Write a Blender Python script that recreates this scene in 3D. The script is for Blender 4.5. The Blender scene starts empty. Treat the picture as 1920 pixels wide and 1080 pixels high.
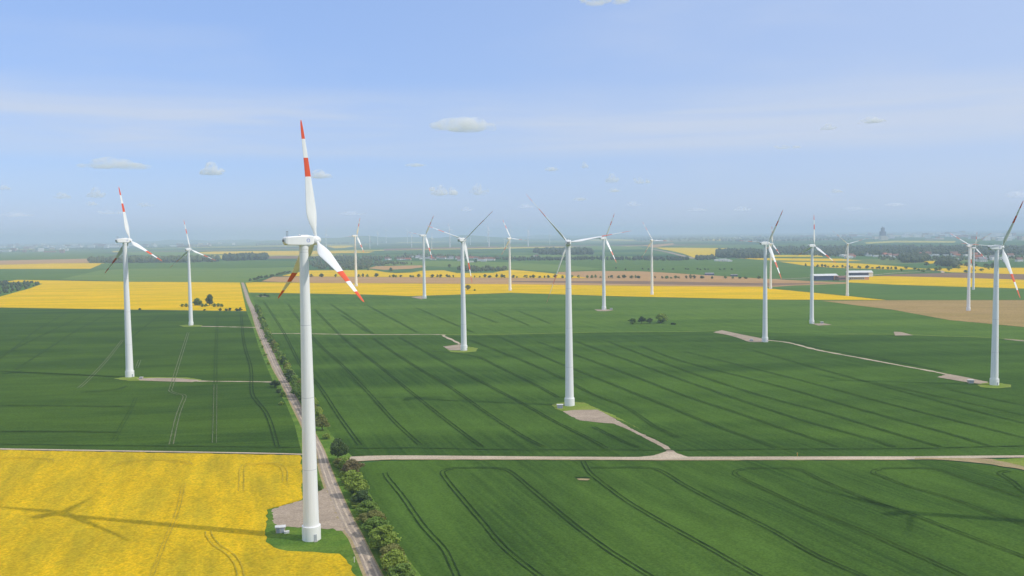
import bpy, bmesh, math, random
import numpy as np
from mathutils import Vector, Matrix
from mathutils.geometry import tessellate_polygon

SC = bpy.context.scene
COL = SC.collection
R = math.radians
rng = random.Random(7)
nrng = np.random.RandomState(11)

# ------------------------------------------------------------------ camera
FPX, HC = 1700.0, 101.5                 # focal length in photo pixels, camera height
PITCH, ROLL = math.atan(101.5 / FPX), 0.0132
cf = Vector((0, math.cos(PITCH), -math.sin(PITCH)))
r0 = Vector((1, 0, 0)); u0 = Vector((0, math.sin(PITCH), math.cos(PITCH)))
cr = r0 * math.cos(ROLL) - u0 * math.sin(ROLL)
cu = r0 * math.sin(ROLL) + u0 * math.cos(ROLL)
CAM = Vector((0, 0, HC))
cam_data = bpy.data.cameras.new('camera')
cam_data.sensor_width = 36.0
cam_data.lens = 36.0 * FPX / 1920.0
cam_data.clip_start = 0.5
cam_data.clip_end = 150000.0
cam = bpy.data.objects.new('camera', cam_data)
cam.matrix_world = Matrix(((cr.x, cu.x, -cf.x, 0), (cr.y, cu.y, -cf.y, 0), (cr.z, cu.z, -cf.z, HC), (0, 0, 0, 1)))
COL.objects.link(cam)
SC.camera = cam

# ------------------------------------------------------------------ light
SUN_EL, SUN_AZ = R(43.0), R(106.5)      # azimuth from +Y towards +X
SUN_STRENGTH, SKY_STRENGTH, EXPOSURE = 2.55, 0.12, 0.08
world = bpy.data.worlds.new('World'); SC.world = world
world.use_nodes = True
wn, wl = world.node_tree.nodes, world.node_tree.links
wn.clear()

def N(nodes, kind, **kw):
    n = nodes.new(kind)
    for k, v in kw.items():
        if k.startswith('i_'):
            n.inputs[k[2:].replace('_', ' ')].default_value = v
        else:
            setattr(n, k, v)
    return n

def build_world():
    out = N(wn, 'ShaderNodeOutputWorld'); bg = N(wn, 'ShaderNodeBackground')
    sky = N(wn, 'ShaderNodeTexSky', sky_type='NISHITA', sun_disc=False, sun_elevation=SUN_EL, sun_rotation=SUN_AZ,
            altitude=100.0, air_density=1.0, dust_density=0.6, ozone_density=3.0)
    tint = N(wn, 'ShaderNodeMix', data_type='RGBA', blend_type='MULTIPLY')
    tint.inputs['Factor'].default_value = 1.0
    tint.inputs[7].default_value = SKY_TINT
    wl.new(sky.outputs[0], tint.inputs[6])
    # even thin cirrus; unseen sky overhead is made brighter to add fill light
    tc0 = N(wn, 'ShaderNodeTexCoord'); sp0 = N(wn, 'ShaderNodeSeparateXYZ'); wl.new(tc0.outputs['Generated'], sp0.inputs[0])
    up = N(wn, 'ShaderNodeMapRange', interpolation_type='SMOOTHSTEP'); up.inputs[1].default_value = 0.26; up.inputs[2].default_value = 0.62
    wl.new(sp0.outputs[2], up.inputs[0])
    vc = N(wn, 'ShaderNodeMix', data_type='RGBA'); vc.inputs[6].default_value = THIN_VEIL; vc.inputs[7].default_value = FILL_VEIL
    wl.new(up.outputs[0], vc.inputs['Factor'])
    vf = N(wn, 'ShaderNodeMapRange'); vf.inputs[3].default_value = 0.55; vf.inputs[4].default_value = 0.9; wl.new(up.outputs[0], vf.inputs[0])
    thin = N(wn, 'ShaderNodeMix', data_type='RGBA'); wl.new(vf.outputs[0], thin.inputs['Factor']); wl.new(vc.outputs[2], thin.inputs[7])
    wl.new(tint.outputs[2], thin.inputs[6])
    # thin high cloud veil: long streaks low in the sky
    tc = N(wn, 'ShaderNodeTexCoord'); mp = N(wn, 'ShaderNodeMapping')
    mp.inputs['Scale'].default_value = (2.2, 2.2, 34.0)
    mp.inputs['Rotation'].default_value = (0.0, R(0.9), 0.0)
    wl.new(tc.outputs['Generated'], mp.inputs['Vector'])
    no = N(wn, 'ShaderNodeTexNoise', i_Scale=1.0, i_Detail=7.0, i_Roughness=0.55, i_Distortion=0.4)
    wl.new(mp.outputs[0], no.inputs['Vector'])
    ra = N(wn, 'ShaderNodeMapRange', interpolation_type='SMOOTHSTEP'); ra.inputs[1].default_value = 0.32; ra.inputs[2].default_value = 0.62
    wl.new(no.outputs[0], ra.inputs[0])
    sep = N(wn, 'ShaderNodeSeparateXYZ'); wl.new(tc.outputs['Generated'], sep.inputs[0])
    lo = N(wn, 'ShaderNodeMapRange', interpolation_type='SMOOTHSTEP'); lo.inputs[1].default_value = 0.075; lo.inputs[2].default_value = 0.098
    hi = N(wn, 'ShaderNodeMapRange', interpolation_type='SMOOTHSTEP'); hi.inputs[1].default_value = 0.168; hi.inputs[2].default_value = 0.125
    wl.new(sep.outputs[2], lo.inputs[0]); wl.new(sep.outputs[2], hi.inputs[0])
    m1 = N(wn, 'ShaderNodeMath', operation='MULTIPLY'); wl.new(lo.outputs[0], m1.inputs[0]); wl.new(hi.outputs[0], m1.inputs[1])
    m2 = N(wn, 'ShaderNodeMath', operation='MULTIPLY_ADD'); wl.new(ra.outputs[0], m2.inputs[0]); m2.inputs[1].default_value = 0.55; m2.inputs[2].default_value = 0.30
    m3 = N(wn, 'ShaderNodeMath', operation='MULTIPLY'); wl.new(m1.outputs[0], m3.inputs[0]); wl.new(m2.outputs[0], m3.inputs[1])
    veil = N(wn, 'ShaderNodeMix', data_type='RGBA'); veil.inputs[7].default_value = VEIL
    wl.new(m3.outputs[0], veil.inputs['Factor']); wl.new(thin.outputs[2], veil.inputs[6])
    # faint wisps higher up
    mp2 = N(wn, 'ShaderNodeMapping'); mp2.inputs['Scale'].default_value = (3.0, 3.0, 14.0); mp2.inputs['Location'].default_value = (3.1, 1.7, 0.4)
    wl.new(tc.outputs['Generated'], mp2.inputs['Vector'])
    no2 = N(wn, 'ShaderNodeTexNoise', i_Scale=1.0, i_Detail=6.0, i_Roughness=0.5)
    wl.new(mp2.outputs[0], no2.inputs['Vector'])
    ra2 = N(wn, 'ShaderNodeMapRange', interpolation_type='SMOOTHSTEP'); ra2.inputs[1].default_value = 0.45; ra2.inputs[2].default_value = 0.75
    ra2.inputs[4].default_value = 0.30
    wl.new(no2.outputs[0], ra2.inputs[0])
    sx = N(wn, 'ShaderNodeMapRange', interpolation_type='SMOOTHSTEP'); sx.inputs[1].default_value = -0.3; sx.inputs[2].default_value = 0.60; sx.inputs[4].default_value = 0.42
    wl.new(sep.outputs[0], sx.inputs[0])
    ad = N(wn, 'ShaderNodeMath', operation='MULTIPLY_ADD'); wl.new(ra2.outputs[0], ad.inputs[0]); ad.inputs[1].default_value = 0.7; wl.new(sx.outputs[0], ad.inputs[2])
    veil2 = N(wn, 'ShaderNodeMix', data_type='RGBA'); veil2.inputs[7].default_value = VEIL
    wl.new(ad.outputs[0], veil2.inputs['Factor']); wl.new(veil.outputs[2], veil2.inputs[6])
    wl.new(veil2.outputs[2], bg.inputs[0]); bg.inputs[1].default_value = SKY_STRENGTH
    wl.new(bg.outputs[0], out.inputs[0])
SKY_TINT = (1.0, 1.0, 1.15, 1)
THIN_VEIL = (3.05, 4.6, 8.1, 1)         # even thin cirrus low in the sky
FILL_VEIL = (6.0, 6.5, 7.4, 1)          # unseen sky overhead, whitened to lighten the shadows
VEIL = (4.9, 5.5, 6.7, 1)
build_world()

sun_data = bpy.data.lights.new('sun', 'SUN')
sun_data.energy = SUN_STRENGTH; sun_data.angle = R(0.7); sun_data.color = (1.0, 0.945, 0.85)
sun = bpy.data.objects.new('sun', sun_data); COL.objects.link(sun)
sun_dir = Vector((math.sin(SUN_AZ) * math.cos(SUN_EL), math.cos(SUN_AZ) * math.cos(SUN_EL), math.sin(SUN_EL)))
sun.rotation_euler = sun_dir.to_track_quat('Z', 'Y').to_euler()
sun.location = (200, -100, 400)
SC.view_settings.view_transform = 'Standard'; SC.view_settings.look = 'None'
SC.view_settings.exposure = EXPOSURE; SC.view_settings.gamma = 1.0; SC.view_settings.use_curve_mapping = False
SC.cycles.transparent_max_bounces = 48
SC.cycles.max_bounces = 6
SC.cycles.volume_bounces = 5
SC.cycles.use_denoising = True

# ------------------------------------------------------------------ helpers
def G(x, y, z=0.0):
    """photo pixel (1920 x 1080) -> the point of the level z it shows"""
    d = cf * FPX + cr * (x - 960) - cu * (y - 540)
    if d.z > -1e-6: raise ValueError((x, y))
    return CAM + d * ((z - HC) / d.z)

def obj(name, mesh, mat=None, parent=None):
    o = bpy.data.objects.new(name, mesh); COL.objects.link(o)
    if mat is not None:
        for m in (mat if isinstance(mat, (list, tuple)) else [mat]):
            mesh.materials.append(m)
    if parent is not None: o.parent = parent
    return o

def tag(o, label, cat, group=None):
    o['label'] = label; o['category'] = cat
    if group: o['group'] = group
    return o

def structure(o, label=None):
    o['kind'] = 'structure'
    if label: o['label'] = label
    return o

def stuff(o, label, cat):
    o['kind'] = 'stuff'; o['label'] = label; o['category'] = cat
    return o

def empty(name, loc, rz=0.0):
    o = bpy.data.objects.new(name, None); COL.objects.link(o)
    o.empty_display_size = 1.0; o.location = loc; o.rotation_euler = (0, 0, rz)
    return o

def copy_tree(o, parent=None):
    c = o.copy(); COL.objects.link(c)
    if parent is not None:
        c.parent = parent; c.matrix_parent_inverse = o.matrix_parent_inverse.copy()
    for ch in list(KIDS.get(o.name, ())):
        copy_tree(ch, c)
    return c
KIDS = {}
def child(name, mesh, mat, parent):
    o = obj(name, mesh, mat, parent); KIDS.setdefault(parent.name, []).append(o)
    return o

def mesh_from(name, verts, faces, smooth=False, mats=None):
    me = bpy.data.meshes.new(name)
    me.from_pydata([tuple(v) for v in verts], [], [tuple(f) for f in faces])
    if smooth: me.polygons.foreach_set('use_smooth', [True] * len(me.polygons))
    if mats is not None: me.polygons.foreach_set('material_index', mats)
    me.update()
    return me

class MB:
    """collects simple shapes into one mesh"""
    def __init__(s): s.v = []; s.f = []; s.m = []
    def add(s, vs, fs, m=0):
        o = len(s.v); s.v += [tuple(v) for v in vs]; s.f += [tuple(i + o for i in f) for f in fs]; s.m += [m] * len(fs)
    def box(s, c, d, m=0, rz=0.0):
        ca, sa = math.cos(rz), math.sin(rz); vs = []
        for sx, sy, sz in ((-1,-1,-1),(1,-1,-1),(1,1,-1),(-1,1,-1),(-1,-1,1),(1,-1,1),(1,1,1),(-1,1,1)):
            x, y, z = sx * d[0] / 2, sy * d[1] / 2, sz * d[2] / 2
            vs.append((c[0] + x * ca - y * sa, c[1] + x * sa + y * ca, c[2] + z))
        s.add(vs, [(0,3,2,1),(4,5,6,7),(0,1,5,4),(1,2,6,5),(2,3,7,6),(3,0,4,7)], m)
    def gable(s, c, d, h, over=0.4, m=0):
        x, y = d[0] / 2 + over, d[1] / 2 + over; z = c[2]
        s.add([(c[0]-x,c[1]-y,z),(c[0]+x,c[1]-y,z),(c[0]+x,c[1]+y,z),(c[0]-x,c[1]+y,z),(c[0]-x,c[1],z+h),(c[0]+x,c[1],z+h)],
              [(0,1,5,4),(2,3,4,5),(1,2,5),(3,0,4),(0,3,2,1)], m)
    def lathe(s, prof, n=24, m=0, axis='z', off=(0,0,0), caps=True):
        vs, fs = [], []
        for (t, r_) in prof:
            for k in range(n):
                a = 2 * math.pi * k / n; p = (r_ * math.cos(a), r_ * math.sin(a), t)
                if axis == 'x': p = (t, p[0], p[1])
                vs.append((p[0]+off[0], p[1]+off[1], p[2]+off[2]))
        for i in range(len(prof) - 1):
            for k in range(n):
                k2 = (k + 1) % n
                fs.append((i*n+k, i*n+k2, (i+1)*n+k2, (i+1)*n+k))
        if caps:
            fs.append(tuple(range(n-1, -1, -1))); fs.append(tuple((len(prof)-1)*n+k for k in range(n)))
        s.add(vs, fs, m)
    def tube(s, pts, rad, n=6, m=0):
        vs, fs = [], []
        for i, p in enumerate(pts):
            p = Vector(p); a = Vector(pts[max(i-1,0)]); b = Vector(pts[min(i+1,len(pts)-1)])
            q = (b - a).to_track_quat('Z', 'Y'); r_ = rad[i]
            for k in range(n):
                an = 2*math.pi*k/n
                vs.append(tuple(p + q @ Vector((r_*math.cos(an), r_*math.sin(an), 0))))
        for i in range(len(pts)-1):
            for k in range(n):
                k2 = (k+1) % n; fs.append((i*n+k, i*n+k2, (i+1)*n+k2, (i+1)*n+k))
        fs.append(tuple(range(n-1,-1,-1))); fs.append(tuple((len(pts)-1)*n+k for k in range(n)))
        s.add(vs, fs, m)
    def mesh(s, name, smooth=False): return mesh_from(name, s.v, s.f, smooth, s.m)

# ------------------------------------------------------------------ materials
def mat_new(name):
    m = bpy.data.materials.new(name); m.use_nodes = True
    nt = m.node_tree; nt.nodes.clear()
    out = N(nt.nodes, 'ShaderNodeOutputMaterial'); bs = N(nt.nodes, 'ShaderNodeBsdfPrincipled')
    bs.inputs['Roughness'].default_value = 0.9
    bs.inputs['Specular IOR Level'].default_value = 0.15
    nt.links.new(bs.outputs[0], out.inputs[0])
    return m, nt.nodes, nt.links, bs

def noise_fac(ns, ls, scale, rot=0.0, detail=4.0, lo=0.35, hi=0.65, rough=0.55, coord='Object', loc=(0,0,0)):
    tc = N(ns, 'ShaderNodeTexCoord'); mp = N(ns, 'ShaderNodeMapping', vector_type='TEXTURE')
    mp.inputs['Rotation'].default_value = (0, 0, rot); mp.inputs['Scale'].default_value = scale; mp.inputs['Location'].default_value = loc
    ls.new(tc.outputs[coord], mp.inputs['Vector'])
    no = N(ns, 'ShaderNodeTexNoise', i_Scale=1.0, i_Detail=detail, i_Roughness=rough)
    ls.new(mp.outputs[0], no.inputs['Vector'])
    ra = N(ns, 'ShaderNodeMapRange'); ra.inputs[1].default_value = lo; ra.inputs[2].default_value = hi
    ls.new(no.outputs[0], ra.inputs[0])
    return ra.outputs[0], no.outputs[0]

def mixc(ns, ls, fac, a, b, blend='MIX'):
    mx = N(ns, 'ShaderNodeMix', data_type='RGBA', blend_type=blend)
    if isinstance(fac, float): mx.inputs['Factor'].default_value = fac
    else: ls.new(fac, mx.inputs['Factor'])
    for i, v in ((6, a), (7, b)):
        if isinstance(v, (tuple, list)): mx.inputs[i].default_value = (*v[:3], 1)
        else: ls.new(v, mx.inputs[i])
    return mx.outputs[2]

def crop(name, a, b, c, rot, streak=(90, 3.0), patch=(220, 60), fine=0.8, loc=0.0, bump=0.25, sfac=0.5, patch_rot=None, mottle=0.0):
    """a field: slow patches a-b, drill-row streaks towards c, fine plant speckle"""
    m, ns, ls, bs = mat_new(name); bs.inputs['Specular IOR Level'].default_value = 0.0; bs.inputs['Roughness'].default_value = 1.0
    f1, _ = noise_fac(ns, ls, (patch[0], patch[1], 50), rot if patch_rot is None else patch_rot, 4.0, 0.39, 0.61, loc=(loc, loc * 2, 0))
    f2, _ = noise_fac(ns, ls, (streak[0], streak[1], 50), rot, 3.0, 0.35, 0.75, loc=(loc * 3, 7, 0))
    f3, n3 = noise_fac(ns, ls, (fine, fine, fine), 0.0, 2.0, 0.3, 0.7)
    col = mixc(ns, ls, f1, a, b)
    mul = N(ns, 'ShaderNodeMath', operation='MULTIPLY'); ls.new(f2, mul.inputs[0]); mul.inputs[1].default_value = sfac
    col = mixc(ns, ls, mul.outputs[0], col, c)
    if mottle:
        f4, _ = noise_fac(ns, ls, (3.2, 2.0, 2), rot, 5.0, 0.46, 0.66, 0.7, loc=(3, loc, 0))
        mm = N(ns, 'ShaderNodeMath', operation='MULTIPLY'); ls.new(f4, mm.inputs[0]); mm.inputs[1].default_value = mottle
        col = mixc(ns, ls, mm.outputs[0], col, tuple(x * y for x, y in zip(b, (0.80, 0.92, 1.0))))
    f5, _ = noise_fac(ns, ls, (35, 9, 10), rot, 6.0, 0.3, 0.7, 0.6, loc=(11, loc, 0))
    k5 = N(ns, 'ShaderNodeMapRange'); k5.inputs[3].default_value = 0.88; k5.inputs[4].default_value = 1.12; ls.new(f5, k5.inputs[0])
    c5 = N(ns, 'ShaderNodeCombineColor')
    for i in range(3): ls.new(k5.outputs[0], c5.inputs[i])
    col = mixc(ns, ls, 1.0, col, c5.outputs[0], 'MULTIPLY')
    k = N(ns, 'ShaderNodeMapRange'); k.inputs[3].default_value = 0.78; k.inputs[4].default_value = 1.22
    ls.new(f3, k.inputs[0])
    cm = N(ns, 'ShaderNodeCombineColor')
    for i in range(3): ls.new(k.outputs[0], cm.inputs[i])
    col = mixc(ns, ls, 1.0, col, cm.outputs[0], 'MULTIPLY')
    ls.new(col, bs.inputs['Base Color'])
    if bump:
        bp = N(ns, 'ShaderNodeBump'); bp.inputs['Strength'].default_value = bump; bp.inputs['Distance'].default_value = 0.3
        ls.new(n3, bp.inputs['Height']); ls.new(bp.outputs[0], bs.inputs['Normal'])
    return m

def plain(name, a, b=None, scale=2.0, rough=0.8, spec=0.2, coord='Object', detail=4.0):
    m, ns, ls, bs = mat_new(name)
    b = b or tuple(x * 0.8 for x in a)
    f, n = noise_fac(ns, ls, (scale, scale, scale), 0.3, detail, 0.35, 0.65, coord=coord)
    ls.new(mixc(ns, ls, f, a, b), bs.inputs['Base Color'])
    bs.inputs['Roughness'].default_value = rough; bs.inputs['Specular IOR Level'].default_value = spec
    return m

def leafmat(name, a, b):
    m, ns, ls, bs = mat_new(name)
    oi = N(ns, 'ShaderNodeObjectInfo')
    f, _ = noise_fac(ns, ls, (1.6, 1.6, 1.6), 0, 3.0, 0.3, 0.7)
    ad = N(ns, 'ShaderNodeMath', operation='MULTIPLY_ADD'); ls.new(oi.outputs['Random'], ad.inputs[0]); ad.inputs[1].default_value = 0.7
    ml = N(ns, 'ShaderNodeMath', operation='MULTIPLY'); ls.new(f, ml.inputs[0]); ml.inputs[1].default_value = 0.4
    ls.new(ml.outputs[0], ad.inputs[2])
    ls.new(mixc(ns, ls, ad.outputs[0], a, b), bs.inputs['Base Color'])
    bs.inputs['Roughness'].default_value = 0.65; bs.inputs['Specular IOR Level'].default_value = 0.25
    # leaves let some light through
    tr = N(ns, 'ShaderNodeBsdfTranslucent'); ls.new(mixc(ns, ls, ad.outputs[0], a, b), tr.inputs[0])
    ms = N(ns, 'ShaderNodeMixShader'); ms.inputs[0].default_value = 0.28
    out = [n for n in ns if n.type == 'OUTPUT_MATERIAL'][0]
    ls.new(bs.outputs[0], ms.inputs[1]); ls.new(tr.outputs[0], ms.inputs[2]); ls.new(ms.outputs[0], out.inputs[0])
    return m

ROT_R = math.atan2(*(lambda p, q: (q.y - p.y, q.x - p.x))(G(750, 633), G(1137, 840)))   # direction of the drill rows
ROT_L = math.atan2(*(lambda p, q: (q.y - p.y, q.x - p.x))(G(408, 587), G(402, 830)))
ROT_RD = math.atan2(*(lambda p, q: (q.y - p.y, q.x - p.x))(G(500, 650), G(640, 960)))
ROT_B = math.atan2(*(lambda p, q: (q.y - p.y, q.x - p.x))(G(940, 877), G(1220, 1080)))

WG1, WG2, WG3 = (0.034, 0.074, 0.015), (0.072, 0.136, 0.022), (0.082, 0.148, 0.024)
M = {}
M['wheat_right'] = crop('wheat_right', WG1, WG2, WG3, ROT_R, (160, 2.5), (420, 75), 1.0, 3.0, patch_rot=0.04)
M['wheat_upper'] = crop('wheat_upper', (0.070, 0.134, 0.024), (0.106, 0.178, 0.030), (0.114, 0.188, 0.032), ROT_R, (200, 4.0), (500, 80), 1.0, 17.0, patch_rot=0.03)
M['wheat_low'] = crop('wheat_low', WG1, WG2, WG3, ROT_B, (140, 1.8), (150, 40), 0.8, 9.0, sfac=0.65)
M['wheat_left'] = crop('wheat_left', WG1, (0.062, 0.117, 0.017), (0.070, 0.126, 0.018), 0.12, (220, 5.0), (180, 50), 1.0, 21.0, sfac=0.6)
M['wheat_dark'] = crop('wheat_dark', (0.075, 0.145, 0.034), (0.10, 0.175, 0.04), (0.11, 0.18, 0.042), 0.1, (300, 8), (300, 80), 2.0, 5.0)
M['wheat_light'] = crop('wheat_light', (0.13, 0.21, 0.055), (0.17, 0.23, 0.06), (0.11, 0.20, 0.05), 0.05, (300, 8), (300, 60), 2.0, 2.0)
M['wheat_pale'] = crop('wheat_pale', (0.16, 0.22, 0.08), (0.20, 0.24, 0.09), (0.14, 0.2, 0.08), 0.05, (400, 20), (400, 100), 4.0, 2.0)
YA, YB, YC = (0.64, 0.42, 0.008), (0.46, 0.35, 0.014), (0.74, 0.47, 0.006)
M['rape'] = crop('rape', (0.64, 0.41, 0.012), (0.43, 0.315, 0.018), (0.71, 0.445, 0.012), ROT_RD, (90, 4.0), (60, 14), 0.9, 4.0, 0.6, sfac=0.55, mottle=0.5)
M['rape_mid'] = crop('rape_mid', (0.74, 0.46, 0.001), (0.55, 0.39, 0.003), (0.80, 0.485, 0.001), 0.05, (260, 9), (300, 35), 2.0, 8.0)
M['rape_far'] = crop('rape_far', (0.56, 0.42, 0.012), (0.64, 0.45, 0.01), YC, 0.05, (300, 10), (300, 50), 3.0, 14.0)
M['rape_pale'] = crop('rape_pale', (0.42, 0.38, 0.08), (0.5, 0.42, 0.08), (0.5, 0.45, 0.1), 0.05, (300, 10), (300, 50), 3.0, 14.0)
M['soil'] = crop('soil', (0.40, 0.235, 0.10), (0.46, 0.28, 0.13), (0.50, 0.31, 0.15), 0.08, (400, 10), (400, 40), 2.0, 1.0)
M['soil_dark'] = crop('soil_dark', (0.21, 0.135, 0.085), (0.24, 0.16, 0.105), (0.26, 0.17, 0.115), 0.08, (400, 10), (400, 40), 2.0, 1.0)
M['soil_green'] = crop('soil_green', (0.34, 0.235, 0.09), (0.40, 0.265, 0.115), (0.24, 0.205, 0.065), -0.25, (300, 14), (400, 60), 2.0, 1.0)
M['grass'] = crop('grass', (0.09, 0.17, 0.025), (0.15, 0.23, 0.035), (0.07, 0.14, 0.025), 0.4, (14, 6), (18, 12), 0.7, 6.0, 0.4)
M['grass_dry'] = crop('grass_dry', (0.19, 0.26, 0.045), (0.24, 0.27, 0.06), (0.14, 0.23, 0.03), 0.4, (14, 6), (18, 12), 0.7, 6.0, 0.4)
M['gravel'] = crop('gravel', (0.37, 0.29, 0.215), (0.43, 0.34, 0.255), (0.29, 0.235, 0.18), 0.2, (9, 3), (12, 8), 0.6, 6.0, 0.2)
M['track'] = crop('track', (0.46, 0.375, 0.275), (0.54, 0.44, 0.33), (0.40, 0.32, 0.23), 0.1, (30, 2), (20, 10), 0.6, 6.0, 0.2)
M['asphalt'] = crop('asphalt', (0.33, 0.265, 0.21), (0.40, 0.325, 0.255), (0.25, 0.205, 0.17), ROT_R, (25, 0.8), (14, 6), 0.5, 6.0, 0.1)
M['edge_sand'] = crop('edge_sand', (0.40, 0.29, 0.17), (0.34, 0.28, 0.15), (0.26, 0.24, 0.08), ROT_R, (10, 2), (10, 6), 0.5, 6.0, 0.2)
M['rut'] = plain('rut', (0.018, 0.042, 0.013), (0.034, 0.060, 0.018), 5.0, 1.0, 0.0)  # trodden soil, darkened for the shade in the gaps of the crop
M['rut_faint'] = plain('rut_faint', (0.032, 0.070, 0.017), (0.050, 0.095, 0.020), 14.0, 1.0, 0.0)  # same gap shade in the colour, nearer the crop tone
M['rut_mid'] = plain('rut_mid', (0.025, 0.054, 0.013), (0.045, 0.080, 0.016), 7.0, 1.0, 0.0)  # gap shade in the colour, between the other two
M['rut_tan'] = plain('rut_tan', (0.15, 0.16, 0.07), (0.10, 0.14, 0.05), 8.0)
M['rut_rape'] = plain('rut_rape', (0.26, 0.23, 0.02), (0.60, 0.40, 0.008), 2.2)

# ------------------------------------------------------------------ setting: ground and fields
def ground_material():
    m, ns, ls, bs = mat_new('ground'); bs.inputs['Specular IOR Level'].default_value = 0.0
    tc = N(ns, 'ShaderNodeTexCoord'); mp = N(ns, 'ShaderNodeMapping', vector_type='TEXTURE')
    mp.inputs['Rotation'].default_value = (0, 0, 0.25); mp.inputs['Scale'].default_value = (1500, 620, 1)
    ls.new(tc.outputs['Object'], mp.inputs[0])
    vo = N(ns, 'ShaderNodeTexVoronoi', voronoi_dimensions='2D', i_Scale=1.0); ls.new(mp.outputs[0], vo.inputs['Vector'])
    sep = N(ns, 'ShaderNodeSeparateColor'); ls.new(vo.outputs['Color'], sep.inputs[0])
    cr_ = N(ns, 'ShaderNodeValToRGB'); cr_.color_ramp.interpolation = 'CONSTANT'
    el = cr_.color_ramp.elements
    stops = [(0.0, (0.055, 0.125, 0.045)), (0.28, (0.075, 0.15, 0.05)), (0.45, (0.10, 0.17, 0.055)), (0.60, (0.05, 0.11, 0.045)),
             (0.74, (0.22, 0.165, 0.12)), (0.82, (0.14, 0.19, 0.07)), (0.93, (0.48, 0.40, 0.06))]
    el[0].position = 0; el[0].color = (*stops[0][1], 1); el[1].position = stops[1][0]; el[1].color = (*stops[1][1], 1)
    for p, c in stops[2:]:
        e = el.new(p); e.color = (*c, 1)
    ls.new(sep.outputs[0], cr_.inputs[0])
    fw, _ = noise_fac(ns, ls, (2600, 1300, 1), 0.1, 5.0, 0.56, 0.60, 0.6)
    col = mixc(ns, ls, fw, cr_.outputs[0], (0.030, 0.062, 0.030))
    f3, n3 = noise_fac(ns, ls, (40, 40, 40), 0.0, 5.0, 0.3, 0.7)
    k = N(ns, 'ShaderNodeMapRange'); k.inputs[3].default_value = 0.8; k.inputs[4].default_value = 1.2; ls.new(f3, k.inputs[0])
    cm = N(ns, 'ShaderNodeCombineColor')
    for i in range(3): ls.new(k.outputs[0], cm.inputs[i])
    ls.new(mixc(ns, ls, 1.0, col, cm.outputs[0], 'MULTIPLY'), bs.inputs['Base Color'])
    return m

def build_ground():
    rings = [0, 400, 1200, 3000, 7000, 15000, 27000, 40000]; n = 64
    vs = [(0, 0, 0)]; fs = []
    for r_ in rings[1:]:
        for k in range(n): vs.append((r_ * math.cos(2*math.pi*k/n), r_ * math.sin(2*math.pi*k/n), 0))
    for k in range(n): fs.append((0, 1 + k, 1 + (k+1) % n))
    for i in range(len(rings) - 2):
        a, b = 1 + i*n, 1 + (i+1)*n
        for k in range(n): fs.append((a+k, b+k, b+(k+1) % n, a+(k+1) % n))
    structure(obj('ground', mesh_from('ground', vs, fs), ground_material()))
build_ground()

LAYER = [0.010]
def sheet(name, pts, mat, z=None, rag=0.0, step=2.0, height=0.0, label=None):
    """a field, pad or path traced in the photo and laid on the ground; height gives a standing crop its side"""
    if z is None:
        LAYER[0] += 0.006; z = LAYER[0]
    P = [G(x, y, z + height).to_2d() for x, y in pts]
    if rag:
        Q = []
        for i, p in enumerate(P):
            q = P[(i+1) % len(P)]; L = (q - p).length; k = max(1, min(400, int(L / step)))
            nrm = Vector((-(q-p).y, (q-p).x)) / max(L, 1e-6)
            for j in range(k):
                w = 0 if j == 0 else rng.gauss(0, rag)
                Q.append(p + (q-p) * (j/k) + nrm * w)
        P = Q
    tri = tessellate_polygon([[Vector((p.x, p.y, 0)) for p in P]])
    n = len(P)
    vs = [(p.x, p.y, z + height) for p in P]; fs = []
    for t in tri:
        a, b, c = (Vector(vs[i]) for i in t)
        fs.append(t if (b-a).cross(c-a).z > 0 else (t[0], t[2], t[1]))
    if height:
        vs += [(p.x, p.y, 0.0) for p in P]
        fs += [(i, (i+1) % n, n + (i+1) % n, n + i) for i in range(n)]
    return structure(obj(name, mesh_from(name, vs, fs), mat), label)

def field(kind, pts, mat, rag=0.0, height=0.0, label=None):
    return sheet(kind, pts, M[mat], None, rag, 2.5, height, label)

# --- far fields, from the horizon to the middle distance
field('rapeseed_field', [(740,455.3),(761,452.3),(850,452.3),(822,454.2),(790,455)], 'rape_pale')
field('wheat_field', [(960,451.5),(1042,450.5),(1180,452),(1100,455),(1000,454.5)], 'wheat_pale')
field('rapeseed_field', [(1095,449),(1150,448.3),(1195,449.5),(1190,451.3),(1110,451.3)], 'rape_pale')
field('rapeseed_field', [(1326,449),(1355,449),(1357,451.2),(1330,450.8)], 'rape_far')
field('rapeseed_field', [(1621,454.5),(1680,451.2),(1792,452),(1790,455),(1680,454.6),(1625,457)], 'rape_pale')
field('rapeseed_field', [(612,461.3),(657,460),(664,462),(645,465),(628,465.6)], 'rape_far')
field('wheat_field', [(1070,463),(1130,460),(1200,463),(1210,467),(1100,468)], 'wheat_light')
field('ploughed_field', [(720,466.5),(790,464.5),(930,462),(940,464.5),(800,467),(720,470)], 'soil_dark')
field('rapeseed_field', [(1229,464),(1290,464.5),(1367,465.5),(1407,469),(1392,471.2),(1367,470.6),(1344,473),(1339,483),(1302,483.3),(1280,475.3),(1262,471),(1241,467.3)], 'rape_far')
field('ploughed_field', [(1205,460),(1262,456),(1265,458),(1224,464.5)], 'soil')
field('rapeseed_field', [(209,471),(224,470.6),(225,472.6),(213,473)], 'rape_far')
field('wheat_field', [(231,473),(280,471.5),(352,473),(392,478),(390,480.5),(300,479),(240,478)], 'wheat_light')
field('rapeseed_field', [(366,473.2),(400,471.6),(480,470.7),(560,470.4),(702,471.6),(690,474.2),(640,474.6),(560,477.4),(480,477.6),(400,476.2)], 'rape_mid')
field('ploughed_field', [(492,481),(520,479.6),(575,480),(640,482),(560,485),(500,485)], 'soil_dark')
field('wheat_field', [(960,478),(1100,479),(1200,481),(1210,485),(1100,484.5),(960,482)], 'wheat_light')
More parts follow.
